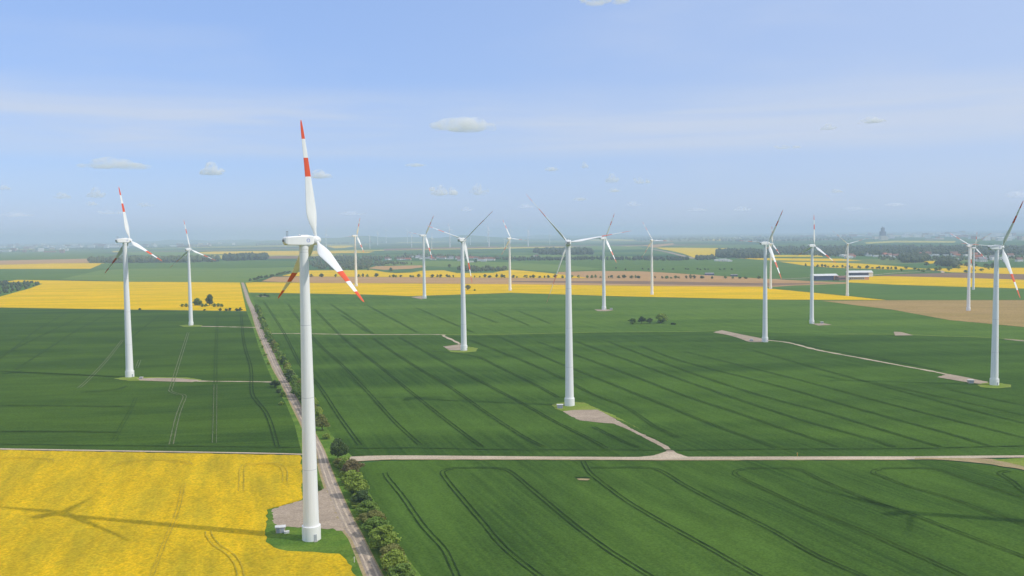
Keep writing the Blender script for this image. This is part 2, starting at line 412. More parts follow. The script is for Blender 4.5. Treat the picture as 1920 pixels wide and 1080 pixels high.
field('wheat_field', [(960,489),(1200,485),(1440,487),(1470,493),(1530,503),(1440,524),(1325,515),(1200,508),(1050,509),(960,505)], 'wheat_dark')
field('wheat_field', [(700,490),(830,489),(960,492),(1060,497),(1130,504),(1040,510),(960,504),(840,500),(720,497)], 'wheat_light')
field('ploughed_field', [(690,503),(705,499),(790,497.5),(800,500),(770,504),(720,506)], 'soil')
field('rapeseed_field', [(1449,478.2),(1540,478),(1543,481.6),(1449,481.4)], 'rape_far')
field('rapeseed_field', [(1379,484),(1440,484),(1577,485),(1616,489),(1560,489.5),(1440,487.8)], 'rape_mid')
field('rapeseed_field', [(1462,490.7),(1527,491),(1615,494.2),(1680,498.8),(1712,502.5),(1742,504.4),(1680,505.6),(1640,504.4),(1565,502.2),(1510,498)], 'rape_mid')
field('wheat_field', [(1440,492),(1510,498.5),(1565,503),(1640,506),(1735,509),(1690,514),(1600,519),(1460,523),(1400,515)], 'wheat_dark')
field('rapeseed_field', [(1729,490),(1765,488.8),(1766,491),(1745,494.6)], 'rape_mid')
field('rapeseed_field', [(1785,492),(1812,495.5),(1835,500),(1858,503),(1800,502),(1792,499)], 'rape_mid')
field('rapeseed_field', [(1725,504),(1817,502.4),(1920,502),(2300,500),(2300,517),(1920,514),(1867,513),(1782,510.4)], 'rape_mid')
field('ploughed_field', [(1640,517.3),(1680,514),(1720,513),(1792,511.5),(1920,514.3),(2300,518),(2300,531),(1920,524.7),(1811,521),(1680,518)], 'soil_dark')
field('rapeseed_field', [(1585,529.3),(1590,526),(1632,517.8),(1680,518),(1811,521),(1920,524.5),(2300,533),(2300,556),(1920,541),(1780,537),(1680,533.8)], 'rape_mid')
# left far strips
field('wheat_field', [(-300,478),(0,476),(120,472),(205,476),(240,480),(170,486),(0,489),(-300,492)], 'wheat_dark')
field('ploughed_field', [(-300,492),(0,488.5),(166,485),(168,493),(100,494),(0,496.3),(-300,502)], 'soil')
field('rapeseed_field', [(-300,502),(0,496.4),(100,494),(196,493.2),(186,497),(169,504),(0,504.2),(-300,509)], 'rape_mid')
field('wheat_field', [(190,494),(240,490.5),(480,488),(560,490),(600,496),(480,502.2),(240,503.5),(172,504.2),(186,497.5)], 'wheat_dark')
field('wheat_field', [(-300,509),(0,504.3),(170,504.3),(240,503.6),(187,507),(112,523.5),(32,524),(-10,528),(-300,535)], 'wheat_dark')
field('wheat_field', [(112,523.6),(187,507),(240,503.7),(480,502.3),(560,500),(575,503),(545,511),(500,520),(470,529),(452,529.8),(250,528.2)], 'wheat_light')
# middle distance
field('rapeseed_field', [(528,517.2),(550,512),(577,507),(697,506.2),(722,510.3),(742,512),(772,511),(790,507.6),(832,506.8),(857,512),(925,511.5),(936,508.8),(960,505.8),(985,507.8),(1020,511),(1045,513.6),(1107,519),(1107,521.5),(960,520.8),(720,519.3),(577,518.2)], 'rape_mid')
field('ploughed_field', [(490,527.5),(512,519),(577,518.4),(720,519.6),(960,521),(1107,521.7),(1045,513.8),(1047,510),(1122,508),(1200,508.6),(1262,512),(1325,516),(1425,522),(1452,523.4),(1520,527),(1590,529.6),(1587,532.6),(1490,535.2),(1447,538),(1435,537.7),(1210,536),(960,532.6),(720,531),(580,530.2)], 'soil')
field('ploughed_field', [(960,526.5),(1200,527),(1430,531),(1580,530.5),(1440,536),(1210,533),(960,529)], 'soil_dark')
field('wheat_field', [(1442,540.8),(1455,538),(1490,535.3),(1610,531),(1660,533.7),(1780,537.2),(1920,541.2),(2300,556),(2300,566),(1920,562),(1665,562.4),(1612,557),(1530,549)], 'wheat_dark')
field('rapeseed_field', [(-420,560),(15,527.4),(32,524.6),(250,528.3),(453,529.7),(471,583),(466,583),(240,580.3),(0,576.4),(-420,567)], 'rape_mid', 0.3)
field('grassland', [(-420,540),(-60,534),(10,529),(60,529),(80,532),(55,541),(0,556),(-80,571),(-420,585)], 'wheat_dark')
field('rapeseed_field', [(460,530),(480,529),(580,530.4),(720,531.2),(960,532.8),(1210,536.2),(1435,537.9),(1442,541),(1530,549.3),(1612,557.3),(1662,562.6),(1440,561.5),(1167,555.5),(960,549),(767,555),(682,552),(480,548.5),(466,548.5)], 'rape_mid', 0.3)
field('ploughed_field', [(1540,564),(1662,563),(1920,562.6),(2300,566),(2300,650),(1920,613),(1780,600),(1673,580.5),(1610,573)], 'soil_green', 0.3)
# near fields
field('wheat_field', [(465,549.5),(682,553),(767,556),(960,550),(1167,556.5),(1440,562.3),(1540,564.2),(1610,573.2),(1673,580.7),(1780,600.3),(1920,613.4),(2300,650),(2500,846),(2400,852),(1920,854),(1780,855.6),(1580,856.2),(1280,857.5),(1187,857.4),(1007,856.3),(773,854.6),(657,855),(632,832),(606,797),(559,725),(519,655),(487,590)], 'wheat_right', 0.3)
field('wheat_field', [(-420,566.5),(0,577),(240,581),(466,584.5),(478,613),(489,650),(505,690),(517,717),(540,757),(556,795),(570,850),(563,851.6),(480,849.6),(0,841.6),(-420,834)], 'wheat_left', 0.3)
field('wheat_field', [(664,869),(720,863.6),(773,863),(1007,863),(1207,864),(1280,864),(1580,863.4),(1763,863),(1847,871),(1920,883),(2300,950),(2600,1060),(2400,1240),(860,1240),(810,1110),(772,1062),(745,1022),(710,960),(682,912)], 'wheat_low', 0.25)
field('wheat_field', [(466,549.6),(682,553),(767,556),(960,550),(1167,556.5),(1440,562.3),(1540,564.2),(1610,573.2),(1673,580.7),(1780,600.3),(1920,613.4),(2300,650),(2400,690),(1990,643),(1890,636),(1827,632.5),(1760,630.5),(1680,627.5),(1563,627),(1345,621),(1273,622.5),(1120,623.5),(1010,626),(900,628.5),(823,627.8),(640,627.4),(502,626),(487,590)], 'wheat_upper', 0.3)
# grass round the road, the hedge and the clearing
sheet('grass_verge', [(450,529.5),(460,529.5),(467,549),(489,590),(521,655),(561,725),(609,797),(635,832),(660,855),(667,868),(686,912),(714,960),(749,1022),(776,1062),(814,1110),(870,1240),(660,1240),(650,1080),(620,1060),(480,1060),(480,945),(560,920),(566,850),(552,795),(536,757),(513,717),(501,690),(485,650),(474,613),(462,584)], M['grass'])
field('rapeseed_field', [(-500,838),(0,843.8),(240,847.6),(563,853.6),(568,900),(566,935),(545,942),(500,954),(498,1016),(513,1026),(540,1033),(600,1036),(636,1038),(652,1056),(668,1080),(700,1140),(740,1240),(-700,1240)], 'rape', 0.35, 0.3)

# --- roads, tracks and hard standings
def smooth(P, k=6):
    out = []
    n = len(P)
    for i in range(n - 1):
        p0, p1, p2, p3 = P[max(i-1,0)], P[i], P[i+1], P[min(i+2,n-1)]
        for j in range(k):
            t = j / k
            out.append(0.5 * ((2*p1) + (p2-p0)*t + (2*p0-5*p1+4*p2-p3)*t*t + (3*p1-p0-3*p2+p3)*t**3))
    out.append(P[-1])
    return out

def ribbon(mb, P, w, z, off=0.0, jit=0.0):
    vs, fs = [], []
    for i, p in enumerate(P):
        a, b = P[max(i-1,0)], P[min(i+1,len(P)-1)]
        d = (b - a); d = d / max(d.length, 1e-6); nv = Vector((-d.y, d.x))
        o = off + (rng.gauss(0, jit) if jit else 0); ww = w * (1 + (rng.gauss(0, 0.22) if jit else 0))
        vs += [(p.x + nv.x*(o+ww/2), p.y + nv.y*(o+ww/2), z), (p.x + nv.x*(o-ww/2), p.y + nv.y*(o-ww/2), z)]
    for i in range(len(P)-1): fs.append((2*i, 2*i+1, 2*i+3, 2*i+2))
    mb.add(vs, fs)

def densify(P, step):
    out = []
    for a, b in zip(P, P[1:]):
        k = max(1, int((b-a).length / step))
        out += [a + (b-a)*(j/k) for j in range(k)]
    return out + [P[-1]]

def path(name, pts, w, mat, label=None):
    LAYER[0] += 0.006
    mb = MB(); ribbon(mb, densify(smooth([G(*p).to_2d() for p in pts]), 4.0), w, LAYER[0], 0, 0.08)
    return structure(obj(name, mb.mesh(name), M[mat]), label)

def edged(name, left, right, mat):
    LAYER[0] += 0.006
    L = smooth([G(*p).to_2d() for p in left], 5); Rr = smooth([G(*p).to_2d() for p in right], 5)
    vs = []
    for a, b in zip(L, Rr): vs += [(a.x, a.y, LAYER[0]), (b.x, b.y, LAYER[0])]
    return structure(obj(name, mesh_from(name, vs, [(2*i+1, 2*i+3, 2*i+2, 2*i) for i in range(len(L)-1)]), M[mat]))

ROAD_L = [(452.5,530),(457.5,547),(463,565),(471.5,585),(480,613),(494.5,650),(512,690),(527,717),(548,760),(563,790),(577,818),(592,845),(601,880),(612,915),(628,955),(645,993),(659,1012),(671,1040),(687,1080),(712,1140),(750,1240)]
ROAD_R = [(457,530),(463.5,547),(470,565),(480.5,585),(490,613),(507,650),(525,690),(540,717),(563,760),(578,790),(593,818),(607,845),(617,872),(630,905),(649,948),(667,985),(677,1003),(690,1030),(713,1075),(745,1140),(795,1240)]
edged('road_shoulder', [(x - 0.012 * (y - 500) - 0.3, y) for x, y in ROAD_L], [(x + 0.006 * (y - 500), y) for x, y in ROAD_R], 'edge_sand')
edged('road', ROAD_L, ROAD_R, 'asphalt')
lane = [G((a[0] + b[0]) / 2, (a[1] + b[1]) / 2).to_2d() for a, b in zip(ROAD_L, ROAD_R)]
LAYER[0] += 0.006
mb_ = MB(); P_ = densify(smooth(lane, 5), 4.0)
for s_ in (-1, 1): ribbon(mb_, P_, 0.6, LAYER[0], s_ * 0.95, 0.05)
structure(obj('wheel_track', mb_.mesh('wheel_track'), M['track']))
sheet('gravel_pad', [(510,955),(530,948),(560,940),(590,930),(603,917),(612,915),(629,955),(646,993),(656,1006),(645,996),(628,992.5),(603,991),(567,988),(540,987),(520,988),(513,978),(512,965)], M['gravel'], rag=0.5, step=1.2)
edged('track', [(657,857.4),(700,855.6),(773,855.2),(1007,857),(1187,858),(1290,857.6),(1580,857),(1700,857),(1780,856.2),(1920,855),(2400,853)],
      [(652,868),(690,864),(773,862.2),(1007,862.2),(1187,863),(1290,863.2),(1580,862.6),(1700,862.6),(1780,862),(1920,859),(2400,858)], 'track')
edged('track', [(1715,860),(1763,860),(1847,861),(1880,865),(1920,876),(2000,900)], [(1715,863),(1763,863.2),(1847,870.5),(1880,876),(1920,882.5),(2000,908)], 'edge_sand')
sheet('grass_verge', [(1860,862),(1920,858),(1960,859),(1960,884),(1920,874),(1885,866)], M['grass_dry'], rag=0.2)
edged('track', [(-420,835),(0,841.8),(240,845.8),(480,849.8),(564,851.8),(592,853)], [(-420,837),(0,844.2),(240,848),(480,851.9),(564,854.2),(592,857)], 'track')
path('field_margin', [(665,866.3),(720,863.2),(773,862.8),(1007,862.9),(1187,863.6),(1290,863.9),(1580,863.3),(1700,863.2)], 1.1, 'edge_sand')
# access ways of the wind turbines
sheet('track', [(1180,858.5),(1225,854),(1247,847),(1252,844),(1262,844),(1270,850),(1296,858.5),(1250,860)], M['track'], rag=0.1)
sheet('grass_verge', [(1035,759),(1046,755.5),(1070,753),(1097,755),(1118,765),(1150,778),(1200,805),(1175,792),(1135,778),(1120,769),(1090,769),(1060,772),(1040,766)], M['grass_dry'], rag=0.3)
sheet('gravel_pad', [(1055,771),(1078,768.5),(1120,768),(1138,777),(1168,794),(1195,809),(1223,822),(1253,837),(1264,847),(1246,848),(1250,845),(1238,836),(1212,823),(1190,811),(1168,801),(1150,794),(1122,792),(1087,788),(1070,780)], M['gravel'], rag=0.2)
sheet('grass_verge', [(838,655),(852,651),(880,650),(896,653),(892,659),(870,661),(845,660)], M['grass_dry'], rag=0.3)
path('track', [(500,626),(560,626),(640,627.4),(720,628),(823,627.8),(832,631),(848,638),(863,646)], 3.4, 'track')
sheet('gravel_pad', [(831,649.5),(863,645.5),(872,650),(870,657),(843,656.8)], M['gravel'], rag=0.2)
path('track', [(823,627.8),(900,628.5),(1010,626),(1120,623.5),(1273,622.5),(1345,621)], 2.2, 'grass_dry')
sheet('gravel_pad', [(1337,623),(1353,619),(1390,627),(1427,634),(1440,640),(1425,641.5),(1404,641),(1383,633),(1365,628)], M['gravel'], rag=0.2)
path('track', [(1430,638),(1477,643),(1533,657),(1613,672),(1693,687),(1745,696.5),(1790,706)], 3.2, 'track')
path('field_margin', [(1440,637),(1480,640),(1540,654),(1620,668),(1700,683),(1770,697)], 2.0, 'rut')
sheet('gravel_pad', [(1757,707),(1777,701),(1800,705),(1853,716),(1848,721),(1807,715.5)], M['gravel'], rag=0.2)
sheet('grass_verge', [(1832,722),(1845,718),(1866,717),(1895,721),(1896,726),(1866,728),(1840,726)], M['grass_dry'], rag=0.3)
path('track', [(1563,627),(1680,627.5),(1760,630.5),(1827,632.5),(1890,636),(1990,643)], 2.4, 'grass_dry')
sheet('gravel_pad', [(1676,622),(1690,622.5),(1712,628.5),(1678,629)], M['gravel'], rag=0.2)
path('track', [(1883,636.5),(1920,640),(1990,647)], 5.0, 'gravel')
sheet('gravel_pad', [(1523,607),(1545,606),(1560,609),(1535,610.5)], M['gravel'], rag=0.2)
sheet('gravel_pad', [(1114,580),(1140,580),(1151,581.5),(1135,583.4),(1120,583)], M['gravel'], rag=0.2)
sheet('gravel_pad', [(770,557),(790,555),(800,558.5),(790,561)], M['gravel'], rag=0.2)
sheet('grass_verge', [(213,710),(240,705.5),(262,707),(300,707),(350,707.5),(378,711.5),(376,715),(330,714),(240,714)], M['grass_dry'], rag=0.3)
sheet('gravel_pad', [(257,709.6),(297,708.4),(330,708.8),(374,712.6),(360,716.4),(297,714.6),(262,713)], M['gravel'], rag=0.2)
path('track', [(360,715.5),(400,716),(460,716.6),(515,717.5)], 2.6, 'track')
path('track', [(355,612),(367,612.3),(410,613.2),(480,614.6)], 4.0, 'track')
sheet('grass_verge', [(335,610),(352,608.5),(380,609.5),(376,612.5),(345,613)], M['grass_dry'])
path('track', [(1224,467.5),(1250,472.5),(1275,478.5),(1302,485)], 22.0, 'gravel')
path('track', [(1440,524),(1500,522),(1560,519),(1620,517.5),(1680,512),(1750,508.5),(1765,508),(1768,512)], 7.0, 'track')
path('track', [(480,555.5),(500,557)], 6.0, 'gravel')
sheet('bare_patch', [(1081,897.5),(1098,896),(1107,898),(1102,900.5),(1086,900)], M['edge_sand'], rag=0.1)
sheet('ditch', [(1077,894),(1098,893.6),(1107,895.4),(1107,897.6),(1082,896.6)], M['rut'])

# --- tractor wheel tracks through the crops, shade of the crop gaps painted into the dark ones
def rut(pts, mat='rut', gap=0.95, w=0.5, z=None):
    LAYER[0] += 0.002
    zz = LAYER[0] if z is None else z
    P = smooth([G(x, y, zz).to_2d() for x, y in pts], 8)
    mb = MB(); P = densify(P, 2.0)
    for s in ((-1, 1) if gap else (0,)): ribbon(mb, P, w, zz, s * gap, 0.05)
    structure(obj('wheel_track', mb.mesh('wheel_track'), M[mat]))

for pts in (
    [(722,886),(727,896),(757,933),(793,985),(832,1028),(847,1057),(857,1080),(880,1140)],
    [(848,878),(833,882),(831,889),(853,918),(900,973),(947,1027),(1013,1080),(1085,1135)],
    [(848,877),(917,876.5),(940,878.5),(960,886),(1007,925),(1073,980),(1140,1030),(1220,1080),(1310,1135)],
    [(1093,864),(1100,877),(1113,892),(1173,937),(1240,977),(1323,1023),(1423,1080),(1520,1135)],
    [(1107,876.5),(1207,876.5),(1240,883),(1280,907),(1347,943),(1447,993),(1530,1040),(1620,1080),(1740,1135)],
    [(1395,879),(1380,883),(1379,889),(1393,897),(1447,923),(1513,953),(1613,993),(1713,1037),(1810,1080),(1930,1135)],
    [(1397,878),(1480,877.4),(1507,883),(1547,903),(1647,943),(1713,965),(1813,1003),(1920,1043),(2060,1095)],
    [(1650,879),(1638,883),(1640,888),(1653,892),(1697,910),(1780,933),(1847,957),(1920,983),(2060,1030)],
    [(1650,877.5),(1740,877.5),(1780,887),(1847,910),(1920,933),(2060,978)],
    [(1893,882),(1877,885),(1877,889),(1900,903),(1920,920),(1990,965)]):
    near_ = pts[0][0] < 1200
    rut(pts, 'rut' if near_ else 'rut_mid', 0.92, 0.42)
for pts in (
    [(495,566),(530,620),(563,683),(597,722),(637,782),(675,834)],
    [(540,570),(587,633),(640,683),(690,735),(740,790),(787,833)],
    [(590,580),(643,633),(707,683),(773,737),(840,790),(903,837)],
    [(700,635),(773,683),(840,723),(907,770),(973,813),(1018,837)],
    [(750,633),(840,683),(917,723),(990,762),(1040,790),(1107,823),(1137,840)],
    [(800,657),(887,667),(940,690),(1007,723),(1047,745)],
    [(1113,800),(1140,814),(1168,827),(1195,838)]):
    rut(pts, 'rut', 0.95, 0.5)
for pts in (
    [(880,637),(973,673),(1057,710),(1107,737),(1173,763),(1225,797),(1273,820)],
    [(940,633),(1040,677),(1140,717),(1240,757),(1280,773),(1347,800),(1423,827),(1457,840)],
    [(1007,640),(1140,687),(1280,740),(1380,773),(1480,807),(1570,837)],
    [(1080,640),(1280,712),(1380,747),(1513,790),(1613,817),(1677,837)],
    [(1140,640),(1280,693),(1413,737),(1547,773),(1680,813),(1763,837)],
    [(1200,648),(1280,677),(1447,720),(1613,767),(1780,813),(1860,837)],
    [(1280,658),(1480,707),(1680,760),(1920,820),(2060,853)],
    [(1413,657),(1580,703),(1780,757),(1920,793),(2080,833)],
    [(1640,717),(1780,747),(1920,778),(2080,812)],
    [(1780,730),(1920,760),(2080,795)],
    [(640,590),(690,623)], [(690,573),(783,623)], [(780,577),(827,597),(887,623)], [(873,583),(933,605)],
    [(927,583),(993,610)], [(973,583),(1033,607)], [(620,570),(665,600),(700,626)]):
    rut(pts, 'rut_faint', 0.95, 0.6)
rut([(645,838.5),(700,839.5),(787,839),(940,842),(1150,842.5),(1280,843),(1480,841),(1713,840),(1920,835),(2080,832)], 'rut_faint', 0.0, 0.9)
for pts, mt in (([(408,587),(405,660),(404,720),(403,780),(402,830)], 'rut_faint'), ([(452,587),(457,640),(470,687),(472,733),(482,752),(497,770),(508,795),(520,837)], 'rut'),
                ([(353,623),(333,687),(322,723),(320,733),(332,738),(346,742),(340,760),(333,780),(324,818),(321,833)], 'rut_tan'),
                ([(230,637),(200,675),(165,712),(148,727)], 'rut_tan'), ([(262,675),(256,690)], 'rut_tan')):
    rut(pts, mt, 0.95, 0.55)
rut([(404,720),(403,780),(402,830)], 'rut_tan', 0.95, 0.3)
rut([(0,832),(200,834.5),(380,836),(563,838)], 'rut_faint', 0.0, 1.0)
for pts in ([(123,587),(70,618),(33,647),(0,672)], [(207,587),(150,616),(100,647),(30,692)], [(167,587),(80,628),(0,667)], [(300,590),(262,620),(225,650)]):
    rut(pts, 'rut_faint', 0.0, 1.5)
for pts in ([(0,808),(120,808.5),(224,809.5)], [(0,760),(140,760.5),(252,761.5)], [(0,696),(90,699),(213,706)], [(150,735),(210,731),(238,724)]):  # third strip is a dark line painted along the western turbine's cast shadow
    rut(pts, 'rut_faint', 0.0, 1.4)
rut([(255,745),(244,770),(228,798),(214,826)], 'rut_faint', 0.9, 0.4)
ZR = LAYER[0] + 0.3
for pts in ([(215,873),(232,865.5),(275,861.5),(337,864),(350,866),(357,871)], [(390,995),(393,1005),(405,1020),(430,1037),(445,1055),(452,1080),(458,1110)],
            [(452,920),(453,900),(454,877),(462,871),(480,869),(505,868),(525,872),(534,883),(534,903)], [(-20,857),(80,859),(97,866)]):
    rut(pts, 'rut_rape', 0.95, 0.32, z=ZR + 0.004 * rng.random())
for pts in ([(345,905),(335,950),(322,985),(307,1020),(285,1078)],):
    rut(pts, 'rut_rape', 0.6, 0.22, z=ZR + 0.006)

# --- low hills on the horizon
def hill(name, x0, x1, dist, h, seed):
    rr = random.Random(seed); n = 60; vs, fs = [], []
    ph = [rr.random() * 6.28 for _ in range(4)]
    for i in range(n + 1):
        t = i / n; x = (x0 + (x1 - x0) * t - 960) / FPX * dist
        e = min(1.0, 4 * t, 4 * (1 - t)); e = e * e * (3 - 2 * e)
        hh = h * e * (0.72 + 0.18 * math.sin(5 * t * 3 + ph[0]) + 0.1 * math.sin(13 * t * 3 + ph[1]))
        for k, (dy, q) in enumerate(((-2500, 0), (-900, 0.6), (0, 1), (900, 0.6), (2500, 0))):
            vs.append((x * (1 + dy / dist), dist + dy, hh * q - (0.3 if q == 0 else 0)))
    for i in range(n):
        for k in range(4): fs.append((i*5+k, (i+1)*5+k, (i+1)*5+k+1, i*5+k+1))
    structure(obj(name, mesh_from(name, vs, fs, True), M['wheat_dark']))
hill('hill', 430, 1010, 16000, 104, 3)
hill('hill', 940, 1240, 24000, 70, 5)
hill('hill', 200, 520, 21000, 75, 8)

# ------------------------------------------------------------------ wind turbines
M['white'] = plain('turbine_white', (0.88, 0.87, 0.85), (0.83, 0.82, 0.80), 2.0, 0.35, 0.4)
M['grey'] = plain('rear_shade_grey', (0.30, 0.28, 0.25), (0.22, 0.20, 0.18), 0.6, 0.6, 0.3)  # darkened for the shade on the nacelle rear
M['darkgrey'] = plain('dark_metal', (0.10, 0.10, 0.11), None, 0.4, 0.5, 0.4)
M['door'] = plain('door_paint', (0.45, 0.47, 0.50), None, 0.6, 0.5, 0.3)
M['emblem'] = plain('emblem_blue', (0.22, 0.32, 0.72), None, 0.6, 0.4, 0.4)
M['concrete'] = plain('concrete', (0.46, 0.44, 0.41), (0.36, 0.34, 0.31), 0.8)

def tower_material():
    m, ns, ls, bs = mat_new('tower_paint')
    tc = N(ns, 'ShaderNodeTexCoord'); sep = N(ns, 'ShaderNodeSeparateXYZ'); ls.new(tc.outputs['Object'], sep.inputs[0])
    # flange seams every 24 m and faint run-off streaks
    md = N(ns, 'ShaderNodeMath', operation='FRACT'); dv = N(ns, 'ShaderNodeMath', operation='DIVIDE'); ls.new(sep.outputs[2], dv.inputs[0]); dv.inputs[1].default_value = 24.0
    ls.new(dv.outputs[0], md.inputs[0])
    lt = N(ns, 'ShaderNodeMath', operation='LESS_THAN'); ls.new(md.outputs[0], lt.inputs[0]); lt.inputs[1].default_value = 0.006
    f, _ = noise_fac(ns, ls, (0.5, 0.5, 14), 0.0, 4.0, 0.45, 0.75)
    col = mixc(ns, ls, f, (0.88, 0.87, 0.85), (0.79, 0.78, 0.76))
    col = mixc(ns, ls, lt.outputs[0], col, (0.55, 0.55, 0.55))
    ls.new(col, bs.inputs['Base Color']); bs.inputs['Roughness'].default_value = 0.4; bs.inputs['Specular IOR Level'].default_value = 0.35
    return m
M['tower'] = tower_material()

BLADE_R = 39.5
def blade_material():
    m, ns, ls, bs = mat_new('blade_paint')
    tc = N(ns, 'ShaderNodeTexCoord'); sep = N(ns, 'ShaderNodeSeparateXYZ'); ls.new(tc.outputs['Object'], sep.inputs[0])
    cr_ = N(ns, 'ShaderNodeValToRGB'); cr_.color_ramp.interpolation = 'CONSTANT'
    dv = N(ns, 'ShaderNodeMath', operation='DIVIDE'); ls.new(sep.outputs[2], dv.inputs[0]); dv.inputs[1].default_value = BLADE_R
    ls.new(dv.outputs[0], cr_.inputs[0])
    w, o = (0.88, 0.87, 0.84, 1), (0.82, 0.105, 0.030, 1)
    el = cr_.color_ramp.elements
    el[0].position = 0; el[0].color = w; el[1].position = 0.53; el[1].color = o
    e = el.new(0.685); e.color = w; e = el.new(0.843); e.color = o
    f, _ = noise_fac(ns, ls, (0.7, 0.7, 6), 0.0, 4.0, 0.4, 0.8)
    dk = N(ns, 'ShaderNodeMapRange'); dk.inputs[3].default_value = 1.0; dk.inputs[4].default_value = 0.9; ls.new(f, dk.inputs[0])
    cm = N(ns, 'ShaderNodeCombineColor')
    for i in range(3): ls.new(dk.outputs[0], cm.inputs[i])
    ls.new(mixc(ns, ls, 1.0, cr_.outputs[0], cm.outputs[0], 'MULTIPLY'), bs.inputs['Base Color'])
    bs.inputs['Roughness'].default_value = 0.32; bs.inputs['Specular IOR Level'].default_value = 0.4
    return m
M['blade'] = blade_material()

def blade_mesh(n=16):
    # span +Z, chord along X with the trailing edge towards -X (feathered), flexed a little downwind
    st = [(0.6,0.85,1.0,0),(1.6,0.9,1.0,4),(3.2,1.25,0.72,13),(5.2,2.75,0.34,16),(7.4,3.75,0.24,14),(9.4,4.0,0.21,12),(12.5,3.55,0.19,9.5),(16.5,2.9,0.18,7),
          (20.9,2.15,0.18,5),(24.5,1.85,0.17,3.5),(27.1,1.65,0.17,2.5),(30.2,1.45,0.16,1.5),(33.3,1.22,0.16,0.5),(36.2,0.98,0.16,0),(38.4,0.66,0.16,-0.5),(39.3,0.34,0.16,-0.5),(39.5,0.10,0.2,-0.5)]
    vs, fs = [], []
    for (r_, c, th, tw) in st:
        tw = R(tw); flex = -0.0009 * r_ * r_
        for k in range(n):
            a = 2 * math.pi * k / n
            x = 0.5 * math.cos(a); y = 0.5 * th * math.sin(a)
            if th < 0.95: y *= (0.35 + 0.65 * (0.5 + 0.5 * math.cos(a)) ** 0.6) * 1.35     # thin towards the trailing edge
            x = (x - (0.18 if th < 0.95 else 0.0)) * c; y *= c
            vs.append((x * math.cos(tw) - y * math.sin(tw) + flex, x * math.sin(tw) + y * math.cos(tw), r_))
    for i in range(len(st) - 1):
        for k in range(n):
            k2 = (k+1) % n; fs.append((i*n+k, i*n+k2, (i+1)*n+k2, (i+1)*n+k))
    fs.append(tuple(range(n-1,-1,-1))); fs.append(tuple((len(st)-1)*n+k for k in range(n)))
    return mesh_from('blade', vs, fs, True)

def nacelle_mesh():
    sec = [(-6.9,-0.35,0.95,0.95,0.25),(-6.5,-1.0,1.25,1.35,0.3),(-5.9,-1.35,1.4,1.55,0.3),(-1.2,-1.5,1.62,1.75,0.3),(1.6,-1.5,1.72,1.75,0.3),(2.7,-1.35,1.6,1.6,0.4),(3.15,-1.05,1.2,1.25,0.5)]
    vs, fs = [], []; n = 12
    for (x, zb, zt, hw, b) in sec:
        pr = [(-hw+b,zb),(hw-b,zb),(hw-b*0.3,zb+b*0.3),(hw,zb+b),(hw,zt-b),(hw-b*0.3,zt-b*0.3),(hw-b,zt),(-hw+b,zt),(-hw+b*0.3,zt-b*0.3),(-hw,zt-b),(-hw,zb+b),(-hw+b*0.3,zb+b*0.3)]
        vs += [(x, y, z) for y, z in pr]
    for i in range(len(sec)-1):
        for k in range(n):
            k2 = (k+1) % n; fs.append((i*n+k, (i+1)*n+k, (i+1)*n+k2, i*n+k2))
    fs.append(tuple(range(n))); fs.append(tuple((len(sec)-1)*n+k for k in range(n-1,-1,-1)))
    return mesh_from('nacelle', vs, fs)

TH = 98.3                                # tower top of the model turbine
HUBX, HUBZ = 4.3, TH + 1.6
def tower_mesh(n=40):
    mb = MB()
    prof = []
    for i in range(0, 17): prof.append((4.9 + (TH - 0.9 - 4.9) * i / 16, 2.62 + (1.42 - 2.62) * (i/16)))
    prof += [(TH,1.42)]
    mb.lathe(prof, n, caps=False)
    me = mb.mesh('tower', True)
    for p in me.polygons:
        if len(p.vertices) > 4: p.use_smooth = False
    return me

